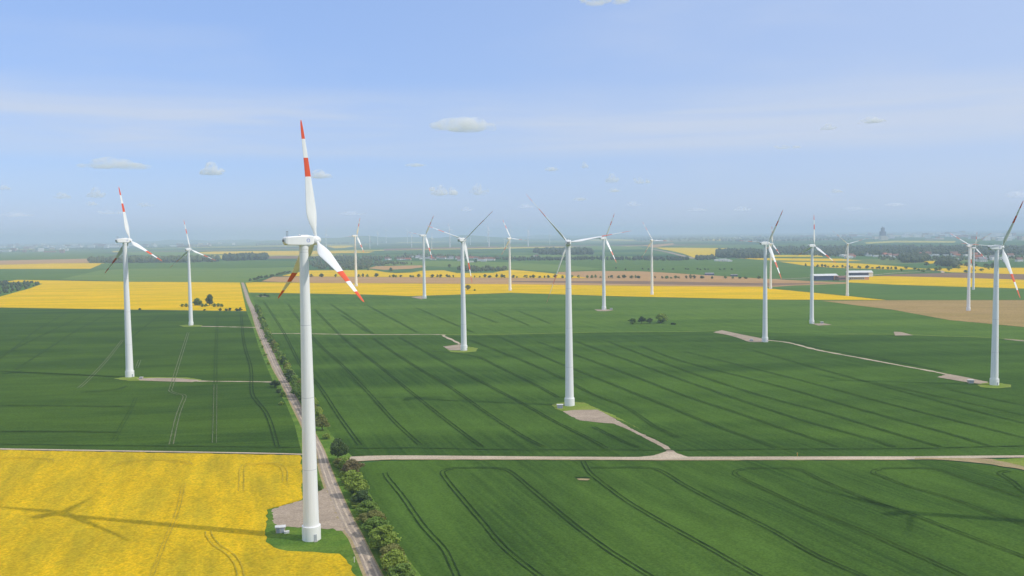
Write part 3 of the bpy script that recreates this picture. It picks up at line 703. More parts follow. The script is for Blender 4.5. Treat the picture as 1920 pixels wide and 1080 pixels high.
def make_turbine():
    root = empty('wind_turbine', (0, 0, 0))
    tw = child('tower', tower_mesh(), M['tower'], root)
    pm = MB(); pm.lathe([(0.0,3.1),(4.95,3.1)], 40); pl = pm.mesh('plinth', True)
    for p in pl.polygons:
        if len(p.vertices) > 4: p.use_smooth = False
    for e in pl.edges:
        a, b = (pl.vertices[i].co.z for i in e.vertices)
        if abs(a - b) < 1e-6: e.use_edge_sharp = True
    child('plinth', pl, M['tower'], tw)
    cm = MB(); cm.lathe([(TH-1.3,1.52),(TH-0.02,1.52)], 32); child('yaw_ring', cm.mesh('yaw_ring'), M['tower'], tw)
    me = MB(); me.lathe([(0.0,3.45),(0.22,3.4)], 40); child('foundation', me.mesh('foundation'), M['concrete'], root)
    me = MB(); me.box((0, -3.06, 1.55), (1.0, 0.22, 2.1)); child('door', me.mesh('door'), M['door'], tw)
    me = MB()
    for q in range(3): me.box((0, -3.35 - 0.3*q, 0.36 - 0.12*q), (1.2, 0.32, 0.26))
    child('steps', me.mesh('steps'), M['concrete'], tw)
    na = child('nacelle', nacelle_mesh(), M['white'], root); na.location = (0, 0, TH + 1.5)
    me = MB(); me.box((-0.1, 0, 1.78), (2.6, 2.3, 0.34)); me.box((-1.3, 0.3, 2.0), (0.3, 0.3, 0.3)); child('roof_hatch', me.mesh('roof_hatch'), M['white'], na)
    for y in (-0.6, 0.6):
        me = MB(); me.tube([(-5.6, y, 1.2), (-5.6, y, 3.0)], [0.06, 0.05]); me.box((-5.6, y, 3.05), (0.35, 0.12, 0.12))
        child('wind_vane', me.mesh('wind_vane'), M['darkgrey'], na)
    me = MB(); me.box((-6.96, 0, 0.1), (0.12, 1.6, 0.75)); child('shaded_vent', me.mesh('shaded_vent'), M['grey'], na)  # rear louvre, its grey-brown also paints in the shade of the rear end
    for s in (-1, 1):                    # ring emblem with a curling stroke inside
        y = s * 1.762; n = 28; me = MB()
        for ro_, ri in ((0.62, 0.48),):
            vs = []
            for k in range(n):
                a = 2*math.pi*k/n; vs += [(0.9+ro_*math.cos(a), y, ro_*math.sin(a)+0.1), (0.9+ri*math.cos(a), y, ri*math.sin(a)+0.1)]
            me.add(vs, [(2*k, 2*k+1, (2*k+3) % (2*n), (2*k+2) % (2*n)) for k in range(n)])
        for cx, sg in ((0.74, 1), (1.08, -1)):
            pts = [(cx + 0.16*math.cos(t)*sg, y, 0.1 + 0.24*math.sin(t)) for t in [0.6+0.45*i for i in range(11)]]
            me.tube(pts, [0.035]*len(pts), 4)
        child('emblem', me.mesh('emblem'), M['emblem'], na)
    hb = MB(); hb.lathe([(3.0,1.15),(3.3,1.42),(4.6,1.45),(5.3,1.2),(5.8,0.75),(6.05,0.3),(6.1,0.05)], 24, axis='x', off=(-HUBX, 0, 0))
    h = child('hub', hb.mesh('hub', True), M['white'], root); h.location = (HUBX, 0, HUBZ)
    bm_ = blade_mesh()
    b = child('blade', bm_, M['blade'], root)
    for _ in range(2): KIDS[root.name].append(obj('blade', bm_, None, root))
    return root

def pose_turbine(root, loc, scale, psi, ph, tilt=3.0, kids=None):
    root.location = loc; root.scale = (scale,)*3; root.rotation_euler = (0, 0, R(psi))
    i = 0; T = Matrix.Translation((HUBX, 0, HUBZ)) @ Matrix.Rotation(-R(tilt), 4, 'Y')
    for c in kids:
        nm = c.name.split('.')[0]
        if nm == 'hub': c.matrix_basis = T @ Matrix.Rotation(-R(ph), 4, 'X')
        if nm == 'blade':
            c.matrix_basis = T @ Matrix.Rotation(-R(ph + 120*i), 4, 'X'); i += 1

def top_height(b, y):
    g = G(*b); lo, hi = 20.0, 260.0
    for _ in range(50):
        m = (lo + hi) / 2; q = g + Vector((0, 0, m)) - CAM; k = q.dot(cf)
        if 540 - FPX * q.dot(cu) / k > y: lo = m
        else: hi = m
    return lo

TURB = make_turbine()
BIG = [  # base px, tower-top y px, yaw, blade phase, tilt, label
    ((584.3,1012), 460, 36, 2, 3, 'tallest white wind turbine, orange-banded blades, standing in a grass clearing beside rapeseed'),
    ((243.5,707.5), 455, 58, 8, 3, 'white wind turbine with orange-tipped blades beside a pale gravel pad west of the road'),
    ((358.3,610.5), 470, 78, 8, 4, 'white wind turbine standing just below the two-tree grove in the yellow rapeseed field'),
    ((668,537), 443.5, 44, 92, 5, 'white wind turbine behind the tallest turbine\'s orange-striped lower blade, base in yellow rapeseed'),
    ((796,560), 443.5, 46, 82, 3, 'white wind turbine at the edge of yellow band and green field, one blade level'),
    ((870,657.5), 453, 66, 70, 3, 'white wind turbine on a small gravel pad at the end of the hooked field track'),
    ((956.5,545), 448.5, 54, 24, 3, 'slim white wind turbine in the yellow band with its own dark shadow beside it'),
    ((1068,761), 460, 88, 40, 3, 'white wind turbine with ringed base above the large grey gravel pad mid-field'),
    ((1132.5,581), 449, 42, 90, 3, 'white wind turbine whose hub is crossed by another turbine\'s outstretched blade'),
    ((1222.5,552.5), 452, 64, 27, 5, 'slim white wind turbine beyond the lone yellow-green bush, base on the rapeseed edge'),
    ((1434.3,641.5), 459, 30, 86, 3, 'white wind turbine with side-on nacelle, standing at the end of the long diagonal gravel track'),
    ((1522,607), 463, 34, 116, 5, 'white wind turbine with one blade straight up, standing before the orange-ended farm halls'),
    ((1588.7,555), 459, 70, 47, 5, 'white wind turbine standing between the two orange-ended farm halls and a green field'),
    ((1815.7,582.5), 463, 30, 60, 4, 'white wind turbine with its base on the bare brown field, blades spread in a Y'),
    ((1825,543.5), 466, 22, 108, 5, 'smaller white wind turbine close behind the one on the bare brown field'),
    ((1864.3,722.5), 468, 14, 86, 3, 'large white wind turbine by the gravel pad where the diagonal track ends, one blade level'),
    ((1445,542), 458.5, 12, 114, 4, 'white wind turbine half hidden behind a side-on nacelle, base at the ploughed strip'),
]
SMALL = [  # base px, tower-top px
    (535.3,464,449),(611.5,464,439.5),(674.8,464,453),(693.5,467,445.5),(708.3,459.5,435),(724,456,431.5),(764.2,456.5,434),(772,464,441),(802.5,456,437),(809.6,467,446),
    (843.7,464,431),(875.6,464,450),(882,459,440),(913.8,454,434.5),(917,463,433.5),(946,464,448),(957.6,456,432),(990.3,462,432.5),(1031,458,440.5)]
first = True
def kids_of(r_): return [o for o in r_.children]
def place_turbine(b, ty, psi, ph, tilt, label, group):
    global first
    r_ = TURB if first else copy_tree(TURB)
    first = False
    pose_turbine(r_, G(*b), top_height(b, ty) / TH, psi, ph, tilt, kids=(KIDS[TURB.name] if r_ is TURB else [o for o in COPIES(r_)]))
    tag(r_, label, 'wind turbine', group)
def COPIES(r_): return [o for o in COL.objects if o.parent is r_]
# the prototype must stay unposed while it is copied: copy all first
ALLT = [TURB] + [copy_tree(TURB) for _ in range(len(BIG) + len(SMALL) )]
def pose_all():
    specs = [(b, ty, psi, ph, tl, lab, 'wind turbines in the fields') for b, ty, psi, ph, tl, lab in BIG]
    r2 = random.Random(5)
    ordn = ['first','second','third','fourth','fifth','sixth','seventh','eighth','ninth','tenth','eleventh','twelfth','thirteenth','fourteenth','fifteenth','sixteenth','seventeenth','eighteenth','last']
    for i, (x, y, ty) in enumerate(SMALL):
        specs.append(((x, y), ty, 45 + r2.uniform(-18, 18), r2.uniform(0, 120), 4,
                      'tiny far wind turbine, %s in the skyline row counted from the tallest turbine\'s nacelle' % ordn[i], 'far wind turbines on the skyline'))
    for t, (b, ty, psi, ph, tl, lab, grp) in zip(ALLT, specs):
        pose_turbine(t, G(*b), top_height(b, ty) / TH, psi, ph, tl, kids=COPIES(t)); tag(t, lab, 'wind turbine', grp)
    # the turbine just outside the frame whose rotor shadow lies in the lower field
    hs = G(1690, 963); d = Vector((sun_dir.x, sun_dir.y, 0)) * (99.9 / sun_dir.z)
    t = ALLT[-1]; pose_turbine(t, hs + d, 1.0, 14, 60, 3, kids=COPIES(t))
    tag(t, 'white wind turbine just out of view, casting a rotor shadow on the lowest wheat field', 'wind turbine', 'wind turbines in the fields')
pose_all()

# ------------------------------------------------------------------ small structures near the turbines
M['kiosk'] = plain('kiosk_wall', (0.50, 0.44, 0.38), (0.42, 0.37, 0.32), 0.8)
M['kiosk_roof'] = plain('kiosk_roof', (0.72, 0.71, 0.68), None, 0.7)
M['metal_door'] = plain('metal_door', (0.36, 0.40, 0.44), None, 0.5)
M['post_white'] = plain('post_white', (0.75, 0.72, 0.6), None, 0.4)
M['post_yellow'] = plain('post_yellow', (0.70, 0.42, 0.10), None, 0.4)

def kiosk(b, rz, label, s=1.0):
    r_ = empty('transformer_kiosk', G(*b), rz); r_.scale = (s,)*3
    m = MB(); m.box((0, 0, 1.05), (3.2, 2.3, 2.1)); child('wall', m.mesh('wall'), M['kiosk'], r_)
    m = MB(); m.box((0, 0, 2.21), (3.6, 2.7, 0.22)); child('roof', m.mesh('roof'), M['kiosk_roof'], r_)
    for x in (-0.65, 0.65):
        m = MB(); m.box((x, -1.17, 1.0), (1.1, 0.07, 1.8)); child('door', m.mesh('door'), M['metal_door'], r_)
    tag(r_, label, 'kiosk', 'transformer kiosks')
kiosk((526,999), 0.25, 'low beige transformer kiosk with pale flat roof on the grass by the tallest turbine')
kiosk((1050,766), 0.0, 'small transformer kiosk at the grassy edge beside the ring-based turbine and grey pad', 1.05)
kiosk((1820,719), -0.1, 'small transformer kiosk on the pad by the large turbine where the diagonal track ends', 1.05)
kiosk((1409,640), 0.0, 'small transformer kiosk on the gravel pad at the top of the diagonal track', 0.9)
kiosk((1541,607), 0.0, 'tiny pale transformer kiosk beside the turbine with one blade straight up', 0.95)
kiosk((1146,581), 0.0, 'tiny transformer kiosk beside the turbine crossed by another one\'s blade', 1.0)
kiosk((265,711), 0.0, 'transformer kiosk beside the orange-tipped turbine west of the road', 0.7)
m = MB(); m.box((0, 0, 0.45), (1.7, 1.1, 0.9)); m.box((0, 0, 0.95), (1.85, 1.25, 0.1))
o = obj('switch_cabinet', m.mesh('switch_cabinet'), M['kiosk_roof']); o.location = G(537.5, 1001); o.rotation_euler = (0, 0, 0.3)
tag(o, 'low white switch cabinet on the grass beside the beige kiosk', 'cabinet')
def post(b, h, mat, label):
    r_ = empty('marker_post', G(*b))
    m = MB(); m.tube([(0,0,0),(0,0,h)], [0.14, 0.12], 8); child('pole', m.mesh('pole'), M[mat], r_)
    m = MB(); m.box((0, 0, h - 0.25), (0.42, 0.1, 0.5)); child('plate', m.mesh('plate'), M[mat], r_)
    tag(r_, label, 'post')
post((664.5,1056), 2.0, 'post_white', 'white marker post on the grass verge by the road below the tallest turbine')
post((1495,856), 1.7, 'post_yellow', 'small yellow-orange marker post beside the pale cross track')

# ------------------------------------------------------------------ trees
LM = {'green': leafmat('leaf_green', (0.15, 0.25, 0.04), (0.20, 0.30, 0.05)),
      'bright': leafmat('leaf_bright', (0.25, 0.35, 0.05), (0.31, 0.39, 0.06)),
      'dark': leafmat('leaf_dark', (0.074, 0.128, 0.035), (0.101, 0.155, 0.041)),
      'olive': leafmat('leaf_olive', (0.22, 0.235, 0.06), (0.27, 0.27, 0.07)),
      'russet': leafmat('leaf_russet', (0.235, 0.19, 0.085), (0.26, 0.22, 0.09))}
M['bark'] = plain('bark', (0.13, 0.10, 0.075), (0.08, 0.065, 0.05), 0.4)

def crown_arrays(seed, n_leaf, leaf, squash=1.0, base=0.28, nclump=14):
    """leaf faces spread through clumps; unit tree: 1 high, about 1 wide"""
    rs = np.random.RandomState(seed)
    cl = []
    for i in range(nclump):
        a = rs.uniform(0, 2*np.pi); rr = 0.36 * math.sqrt(rs.uniform(0, 1)); t = rs.uniform(0, 1)
        z = base + (0.88 - base) * t
        k = math.sin(math.pi * min(1, max(0.12, t * 0.85 + 0.12)))
        cl.append((rr * k * math.cos(a), rr * k * math.sin(a), z, rs.uniform(0.11, 0.20)))
    cl = np.array(cl)
    w = cl[:, 3] ** 2; idx = rs.choice(len(cl), n_leaf, p=w / w.sum())
    d = rs.normal(size=(n_leaf, 3)); d /= np.linalg.norm(d, axis=1)[:, None]
    rad = cl[idx, 3] * (0.55 + 0.5 * rs.uniform(0, 1, n_leaf) ** 0.5) * np.where(rs.uniform(size=n_leaf) < 0.08, 1.25, 1.0)
    c = cl[idx, :3] + d * rad[:, None] * np.array([1, 1, 0.85])
    c[:, 2] *= squash
    c[:, 2] = np.maximum(c[:, 2], 0.03)
    nrm = d + rs.normal(scale=0.55, size=(n_leaf, 3)); nrm /= np.linalg.norm(nrm, axis=1)[:, None]
    t = np.cross(nrm, rs.normal(size=(n_leaf, 3))); t /= np.linalg.norm(t, axis=1)[:, None]
    b = np.cross(nrm, t); s = leaf * rs.uniform(0.6, 1.4, n_leaf)[:, None]
    q = np.stack([c - t*s, c - b*s*0.7, c + t*s, c + b*s*0.7], 1).reshape(-1, 3)
    return q, cl

def crown_mesh(seed, n_leaf, leaf, squash=1.0, base=0.28, nclump=14):
    q, cl = crown_arrays(seed, n_leaf, leaf, squash, base, nclump)
    f = np.arange(len(q)).reshape(-1, 4)
    return mesh_from('crown', q.tolist(), f.tolist()), cl

def trunk_mesh(cl, squash=1.0):
    mb = MB()
    mb.tube([(0,0,0),(0.01,0.005,0.2*squash),(0.0,0.01,0.45*squash),(0.005,0,0.72*squash)], [0.034,0.026,0.018,0.007], 7)
    for c in cl[:7]:
        z0 = max(0.16, c[2]*0.5) * squash
        mb.tube([(0.005,0.005,z0),(c[0]*0.55,c[1]*0.55,(z0+c[2]*squash)*0.53),(c[0],c[1],c[2]*squash)], [0.015,0.009,0.003], 5)
    return mb.mesh('trunk', True)

# near tree shapes (trunk and crown apart), far tree shapes (one small mesh)
NEARV = []
for k in range(6):
    sq = (1.0, 0.85, 0.95, 0.7, 1.0, 0.8)[k]; bs_ = (0.25, 0.2, 0.3, 0.12, 0.22, 0.1)[k]
    cm_, cl_ = crown_mesh(100 + k, 3400, 0.036, sq, bs_, 20)
    NEARV.append((cm_, trunk_mesh(cl_, sq)))
FARV = []
for k in range(5):
    q, cl_ = crown_arrays(300 + k, 460, 0.075, (1.0, 0.8, 0.9, 0.65, 1.0)[k], 0.12, 12)
    tm = MB(); tm.tube([(0,0,0),(0,0,0.5)], [0.04, 0.02], 6)
    nv = len(tm.v)
    vs = list(tm.v) + q.tolist(); fs = list(tm.f) + (np.arange(len(q)).reshape(-1, 4) + nv).tolist()
    FARV.append(mesh_from('tree', vs, fs, False, [1]*len(tm.f) + [0]*(len(q)//4)))
FARM = {}
def far_mesh(v, kind):
    key = (v, kind)
    if key not in FARM:
        me = FARV[v].copy(); me.materials.clear(); me.materials.append(LM[kind]); me.materials.append(M['bark']); FARM[key] = me
    return FARM[key]
NEARM = {}
def near_tree(b, h, w, kind, label, group, name='tree'):
    v = rng.randrange(len(NEARV)); cm_, tm_ = NEARV[v]
    r_ = empty(name, G(*b) if not isinstance(b, Vector) else b, rng.uniform(0, 6.28)); r_.scale = (w, w, h)
    if (v, kind) not in NEARM:
        me = cm_.copy(); me.materials.clear(); me.materials.append(LM[kind]); NEARM[(v, kind)] = me
    c = bpy.data.objects.new('crown', NEARM[(v, kind)]); COL.objects.link(c); c.parent = r_
    if not tm_.materials: tm_.materials.append(M['bark'])
    t = bpy.data.objects.new('trunk', tm_); COL.objects.link(t); t.parent = r_
    tag(r_, label, 'tree' if name == 'tree' else 'bush', group)
def far_tree(b, h, w, kind, label, group, name='tree'):
    o_ = bpy.data.objects.new(name, far_mesh(rng.randrange(len(FARV)), kind)); COL.objects.link(o_)
    o_.location = G(*b) if not isinstance(b, Vector) else b
    o_.scale = (w, w, h); o_.rotation_euler = (0, 0, rng.uniform(0, 6.28))
    tag(o_, label, 'tree' if name == 'tree' else 'bush', group)

def hedge():
    g1 = 'trees and bushes of the roadside hedge'
    special = [((634,866), 11.5, 10.0, 'dark', 'big dark round tree at the corner of road and cross track'),
               ((649,884), 7.0, 8.5, 'bright', 'pale green bush just below the big dark corner tree'),
               ((662,893), 7.0, 10.0, 'russet', 'brownish bush in the hedge below the big dark corner tree'),
               ((661,908), 8.0, 9.0, 'bright', 'bright green tree next below the brownish hedge bush'),
               ((672,932), 9.5, 10.0, 'bright', 'tall bright green tree second below the brownish hedge bush'),
               ((681,951), 7.5, 8.0, 'dark', 'dark tree in the hedge opposite the top of the gravel pad'),
               ((689,966), 8.0, 9.0, 'green', 'mid green bushy tree opposite the middle of the gravel pad'),
               ((699,985), 7.0, 8.5, 'olive', 'olive brown bush in the hedge opposite the gravel pad\'s lower corner'),
               ((706,1003), 8.5, 9.5, 'green', 'mid green tree right after the olive brown bush in the hedge'),
               ((714,1020), 8.5, 9.0, 'bright', 'bright green tree level with the tallest turbine\'s base in the hedge'),
               ((724,1036), 9.5, 10.5, 'bright', 'broad bright green tree opposite the white marker post'),
               ((736,1056), 7.0, 9.0, 'olive', 'brownish olive bush below the broad tree opposite the marker post'),
               ((744,1076), 8.0, 9.5, 'bright', 'light green bush at the bottom edge of the photo beside the road'),
               ((757,1105), 8.0, 9.5, 'green', 'green hedge tree cut off by the bottom edge of the photo'),
               ((604,808), 9.5, 9.0, 'olive', 'olive green tree showing just behind the tallest tower, above the track corner'),
               ((597,789), 7.5, 8.0, 'bright', 'small bright tree peeping out behind the tallest tower'),
               ((613,824), 3.5, 5.0, 'bright', 'low bright shrub between the olive tree and the dark corner tree')]
    for b, h, w, k, lab in special: near_tree(b, h, w * 1.15, k, lab, g1)
    L0 = [G(*p).to_2d() for p in ((640,872),(654,895),(668,925),(684,957),(700,990),(716,1024),(734,1054),(750,1084),(772,1125))]
    for p in densify(L0, 3.2):
        off = Vector((rng.uniform(-2.6, 2.8), rng.gauss(0, 0.8))); h = rng.uniform(3.0, 5.8)
        k = rng.choice(['bright', 'green', 'green', 'dark', 'olive'])
        near_tree(Vector((p.x + off.x, p.y + off.y, 0)), h, h * rng.uniform(1.1, 1.5), k, {'bright': 'light green', 'green': 'mid green', 'dark': 'dark green', 'olive': 'olive'}[k] + ' shrub filling the gaps between the roadside hedge trees', 'shrubs filling the roadside hedge', 'bush')
    line = [(482,581),(489,597),(499,625),(510,647),(522,668),(542,705),(557,735),(572,760),(592,783)]
    P = densify([G(*p).to_2d() for p in line], 1.0)
    i = 0
    while i < len(P):
        p = P[i]; d = p.length
        nr = Vector((rng.gauss(0, 0.8), rng.gauss(0, 0.8)))
        h = rng.uniform(5.0, 9.5); k = rng.choice(['green','green','bright','dark','olive','green'])
        near = d < 620
        lab = {'green': 'mid green', 'bright': 'bright green', 'dark': 'dark green', 'olive': 'olive brown'}[k]
        f = near_tree if near else far_tree
        f(Vector((p.x + nr.x, p.y + nr.y, 0)), h, h * rng.uniform(0.85, 1.15), k, lab + ' bushy tree in the unbroken far stretch of roadside hedge', g1)
        i += int(rng.uniform(4.5, 8.0) * (1.0 if near else 1.7))
    for b, h, w, k, lab in (((516,727), 5.5, 8, 'dark', 'dark bush on the west verge where the thin gravel path meets the road'),
                            ((524,737), 4.5, 6, 'dark', 'second dark bush on the west verge just below the path end'),
                            ((530,744), 3.5, 5, 'green', 'lowest green shrub of the three on the west verge'),
                            ((598,920), 4.0, 4.5, 'green', 'green shrub on the verge close behind the tallest tower above the gravel pad')):
        near_tree(b, h, w, k, lab, None, 'bush')
    for (x, y, s) in ((500,652,2.5),(506,668,3),(511,684,2.5),(496,640,2.2),(535,760,2.4)):
        far_tree((x - 8, y), s, s * 1.6, 'bright', 'low yellow-green shrub on the grass verge west of the road', 'shrubs on the west verge', 'bush')
hedge()

# grove in the rapeseed and the mid-field bushes
for b, h, w, k, lab in (((370,573), 17, 17, 'green', 'upright green tree of the two-tree grove in the yellow rapeseed'),
                        ((393,573), 16.5, 18, 'dark', 'broad dark tree of the two-tree grove in the yellow rapeseed'),
                        ((1240,606), 15, 17, 'bright', 'yellow-green round tree of the mid-field bush group'),
                        ((1203,607), 9, 11, 'dark', 'dark pointed bush beside the yellow-green mid-field tree'),
                        ((1186,608), 7, 12, 'green', 'low green bush at the near-road end of the mid-field group'),
                        ((1218,607), 7, 10, 'dark', 'small dark bush between pointed bush and yellow-green tree mid-field'),
                        ((1262,609), 3.5, 9, 'dark', 'flat dark shrub at the far end of the mid-field bush group'),
                        ((877,543.5), 11, 12, 'olive', 'lone olive tree in the yellow band behind a turbine tower'),
                        ((890,546), 4, 5, 'green', 'tiny bush beside the lone olive tree in the yellow band'),
                        ((262,581.5), 4.5, 5, 'dark', 'lone dark bush on the rapeseed edge beside the orange-tipped turbine')):
    near_tree(b, h, w, k, lab, None)
for i, x in enumerate((342,349,356,379,386,402,409,416)):
    far_tree((x, 575.3 + 0.4*(i % 2)), 5.5, 8, 'green', 'low rounded shrub in the fringe round the two-tree grove', 'shrubs round the rapeseed grove', 'bush')
for x, h in ((384,3.5),(413,4),(424,5),(431,5.5),(444,5.5),(450,5.5)):
    far_tree((x, 583), h, h*1.4, 'dark', 'dark bush in the row on the rapeseed edge by the road', 'bushes along the rapeseed edge', 'bush')
for x, y in ((489,556.5),(497,555.5),(503,557)):
    far_tree((x, y), 5, 9, 'dark', 'dark bush beside the road near the yellow band', 'bushes by the yellow band', 'bush')

ROW = [584,602,629,672,681,689,706,730,737,742,752,769,775,786,811,820,827,838,843,851,890,899,910,919,931,940,945,962,970,986,994,999,1012,1022,1029,1040,1054,1072,1084,
       1101,1109,1116,1126,1141,1148,1161,1170,1185,1192,1198,1229,1242,1250,1258,1267,1273,1286,1294,1302,1315,1320,1336,1361,1375,1388,1399,1424]
for x in ROW:
    h = rng.uniform(5, 10); k = rng.choice(['dark','dark','green','olive'])
    far_tree((x + rng.uniform(-1, 1), 519.6 + max(0, (x - 700)) * 0.0045 + rng.uniform(-0.2, 0.3)), h, h * rng.uniform(0.9, 1.7), k,
             'small dark tree in the row between the yellow field and the brown ploughed strip', 'trees in the row beyond the ploughed strip')
for x in (1205,1216,1243,1262,1286,1290,1308,1313,1322,1328,1350,1358,1372):
    far_tree((x, 506 + rng.uniform(-0.3, 0.3)), 5, 9, 'dark', 'low dark bush in the broken row across the far green field', 'bushes across the far green field', 'bush')
for i in range(15):
    t = i / 14; x = 470 + 75 * t; y = 527 - 16 * t
    far_tree((x + rng.uniform(-2, 2), y + rng.uniform(-0.4, 0.4)), rng.uniform(5, 9), rng.uniform(8, 13), 'dark', 'dark tree in the slanting hedge between light green field and ploughed strip', 'trees of the slanting hedge')
for (x, y, h) in ((733,508.5,15),(843,501.5,13),(862,506.5,14),(868,507,12),(892,492.8,16),(760,478.5,20),(1155,504,8),(1173,507,7),(690,507,8)):
    far_tree((x, y), h, h, 'dark', 'single dark tree standing in the green meadows near the village', 'lone trees near the village')
for i in range(24):
    x = 1512 + 168 * i / 23
    far_tree((x + rng.uniform(-3, 3), 499.5 + (x - 1512) * 0.035 + rng.uniform(-0.4, 0.4)), rng.uniform(5, 10), rng.uniform(7, 12), 'dark', 'dark tree in the row under the long far rapeseed strip', 'trees under the far rapeseed strip')
for i in range(16):
    x = 1690 + 160 * i / 15
    far_tree((x + rng.uniform(-4, 4), 505 + rng.uniform(-1.5, 6)), rng.uniform(6, 11), rng.uniform(8, 14), 'green', 'green tree along the winding road near the far rapeseed fields', 'trees along the winding far road')
for i in range(9):
    x = 1740 + 120 * i / 8
    far_tree((x + rng.uniform(-4, 4), 497 + (x - 1740) * 0.05 + rng.uniform(-1, 1)), rng.uniform(10, 18), rng.uniform(14, 22), 'dark', 'broad dark tree between the small far rapeseed patches', 'trees between far rapeseed patches')

# woods that read as one mass
def icos(sub):
    bm = bmesh.new(); bmesh.ops.create_icosphere(bm, subdivisions=sub, radius=1.0)
    v = np.array([x.co[:] for x in bm.verts]); f = np.array([[q.index for q in p.verts] for p in bm.faces]); bm.free()
    return v, f
IV, IF = icos(2)
def inside(p, poly):
    c = False; n = len(poly); j = n - 1
    for i in range(n):
        a, b = poly[i], poly[j]
        if (a[1] > p[1]) != (b[1] > p[1]) and p[0] < (b[0]-a[0]) * (p[1]-a[1]) / (b[1]-a[1]) + a[0]: c = not c
        j = i
    return c
def forest(poly, n, h, label, mat, name='forest', spread=0.8):
    """many lumpy crowns over a traced patch, one mass"""
    xs = [p[0] for p in poly]; ys = [p[1] for p in poly]; V, F = [], []; off = 0; got = 0; tries = 0
    rs = np.random.RandomState(int(xs[0] * 7 + ys[0]) % 9999)
    while got < n and tries < n * 60:
        tries += 1
        p = (rs.uniform(min(xs), max(xs)), rs.uniform(min(ys), max(ys)))
        if not inside(p, poly): continue
        g = G(*p); hh = rs.uniform(h[0], h[1]); w = hh * spread * rs.uniform(0.7, 1.2)
        v = IV * (1 + rs.normal(scale=0.16, size=(len(IV), 1)))
        v = v * np.array([w * 0.5, w * 0.5, hh * 0.5]) + np.array([g.x, g.y, hh * 0.46])
        V.append(v); F.append(IF + off); off += len(v); got += 1
    stuff(obj(name, mesh_from(name, np.concatenate(V).tolist(), np.concatenate(F).tolist()), mat), label, 'wood')
LM['wood'] = leafmat('leaf_wood', (0.075, 0.108, 0.052), (0.088, 0.122, 0.056))
LM['wood_mid'] = leafmat('leaf_wood_mid', (0.115, 0.145, 0.065), (0.13, 0.16, 0.07))
forest([(166,490.5),(350,489.5),(410,489),(410,491),(350,492.5),(168,493.5)], 230, (18, 30), 'long belt of greyish trees behind the dark green strip field', LM['wood_mid'])
forest([(420,486.5),(500,484.5),(500,487.5),(420,489.5)], 110, (20, 32), 'dark dense tree belt ending behind the tallest turbine', LM['wood'])
forest([(-120,536),(-40,532),(15,530),(60,530.5),(77,533),(55,541),(10,551),(0,553),(-60,566),(-120,578)], 420, (4, 8), 'dark scrub patch cutting into the yellow rapeseed field', LM['wood'], 'scrub_wood')
forest([(560,480.5),(640,481),(720,483),(800,478),(880,482),(960,485.5),(960,488),(880,485.4),(800,483.5),(720,487),(700,491),(640,492),(590,489)], 380, (8, 14), 'trees and gardens massed round the red-roofed village', LM['wood_mid'])
forest([(570,492),(640,492),(720,493),(780,496),(700,499),(690,504),(650,507),(600,505)], 330, (6, 12), 'scattered copse and orchard between meadow and yellow field', LM['wood_mid'])
forest([(860,502.5),(950,504),(945,508),(880,510),(858,506)], 120, (6, 11), 'thicket behind the wavy upper edge of the yellow field', LM['wood_mid'])
forest([(1001,473),(1040,471.5),(1108,472),(1112,477.5),(1050,478),(1010,477)], 320, (18, 28), 'dark blue-green wood beyond the middle turbine', LM['wood'])
forest([(960,485.5),(1050,484.5),(1200,485),(1290,486.5),(1290,489),(1150,488),(960,489)], 260, (8, 14), 'long hedge of merged trees across the far green fields', LM['wood'])
forest([(1344,474),(1392,472.5),(1440,474),(1440,484),(1400,485),(1345,483)], 420, (14, 24), 'dark wood beside the far yellow rapeseed block', LM['wood'])
forest([(1302,484),(1340,484),(1342,487),(1306,488)], 60, (10, 16), 'trees where the far motorway meets the rapeseed block', LM['wood'])
forest([(1440,466),(1560,463),(1700,463),(1920,465),(1990,470),(1920,478),(1700,480),(1570,481),(1440,476)], 1700, (11, 19), 'broad blue-green forest belt below the town on the horizon', LM['wood'])
forest([(1685,487),(1720,484),(1740,487),(1730,492),(1695,493)], 130, (14, 24), 'round dark wood beside the far village and rapeseed patch', LM['wood'])
forest([(1760,492),(1785,491),(1795,497),(1790,502),(1765,499)], 90, (12, 20), 'dark grove between two small rapeseed patches', LM['wood'])
forest([(1640,482),(1760,482),(1920,478),(1920,486),(1800,490),(1650,488)], 200, (6, 10), 'gardens and trees round the far scattered village', LM['wood_mid'])
forest([(0,463),(120,461),(240,459),(470,455),(470,461),(240,467),(0,474)], 420, (6, 12), 'blue-grey wooded land before the pale town on the horizon', LM['wood'])
forest([(480,452),(730,449),(740,454),(600,459),(480,461)], 450, (12, 20), 'blue-grey woods on the low hills beyond the far turbines', LM['wood'])
forest([(1130,443.5),(1440,441.5),(1600,441),(1600,450),(1440,454),(1200,452)], 700, (12, 22), 'blue-grey forest under the horizon between turbines', LM['wood'])

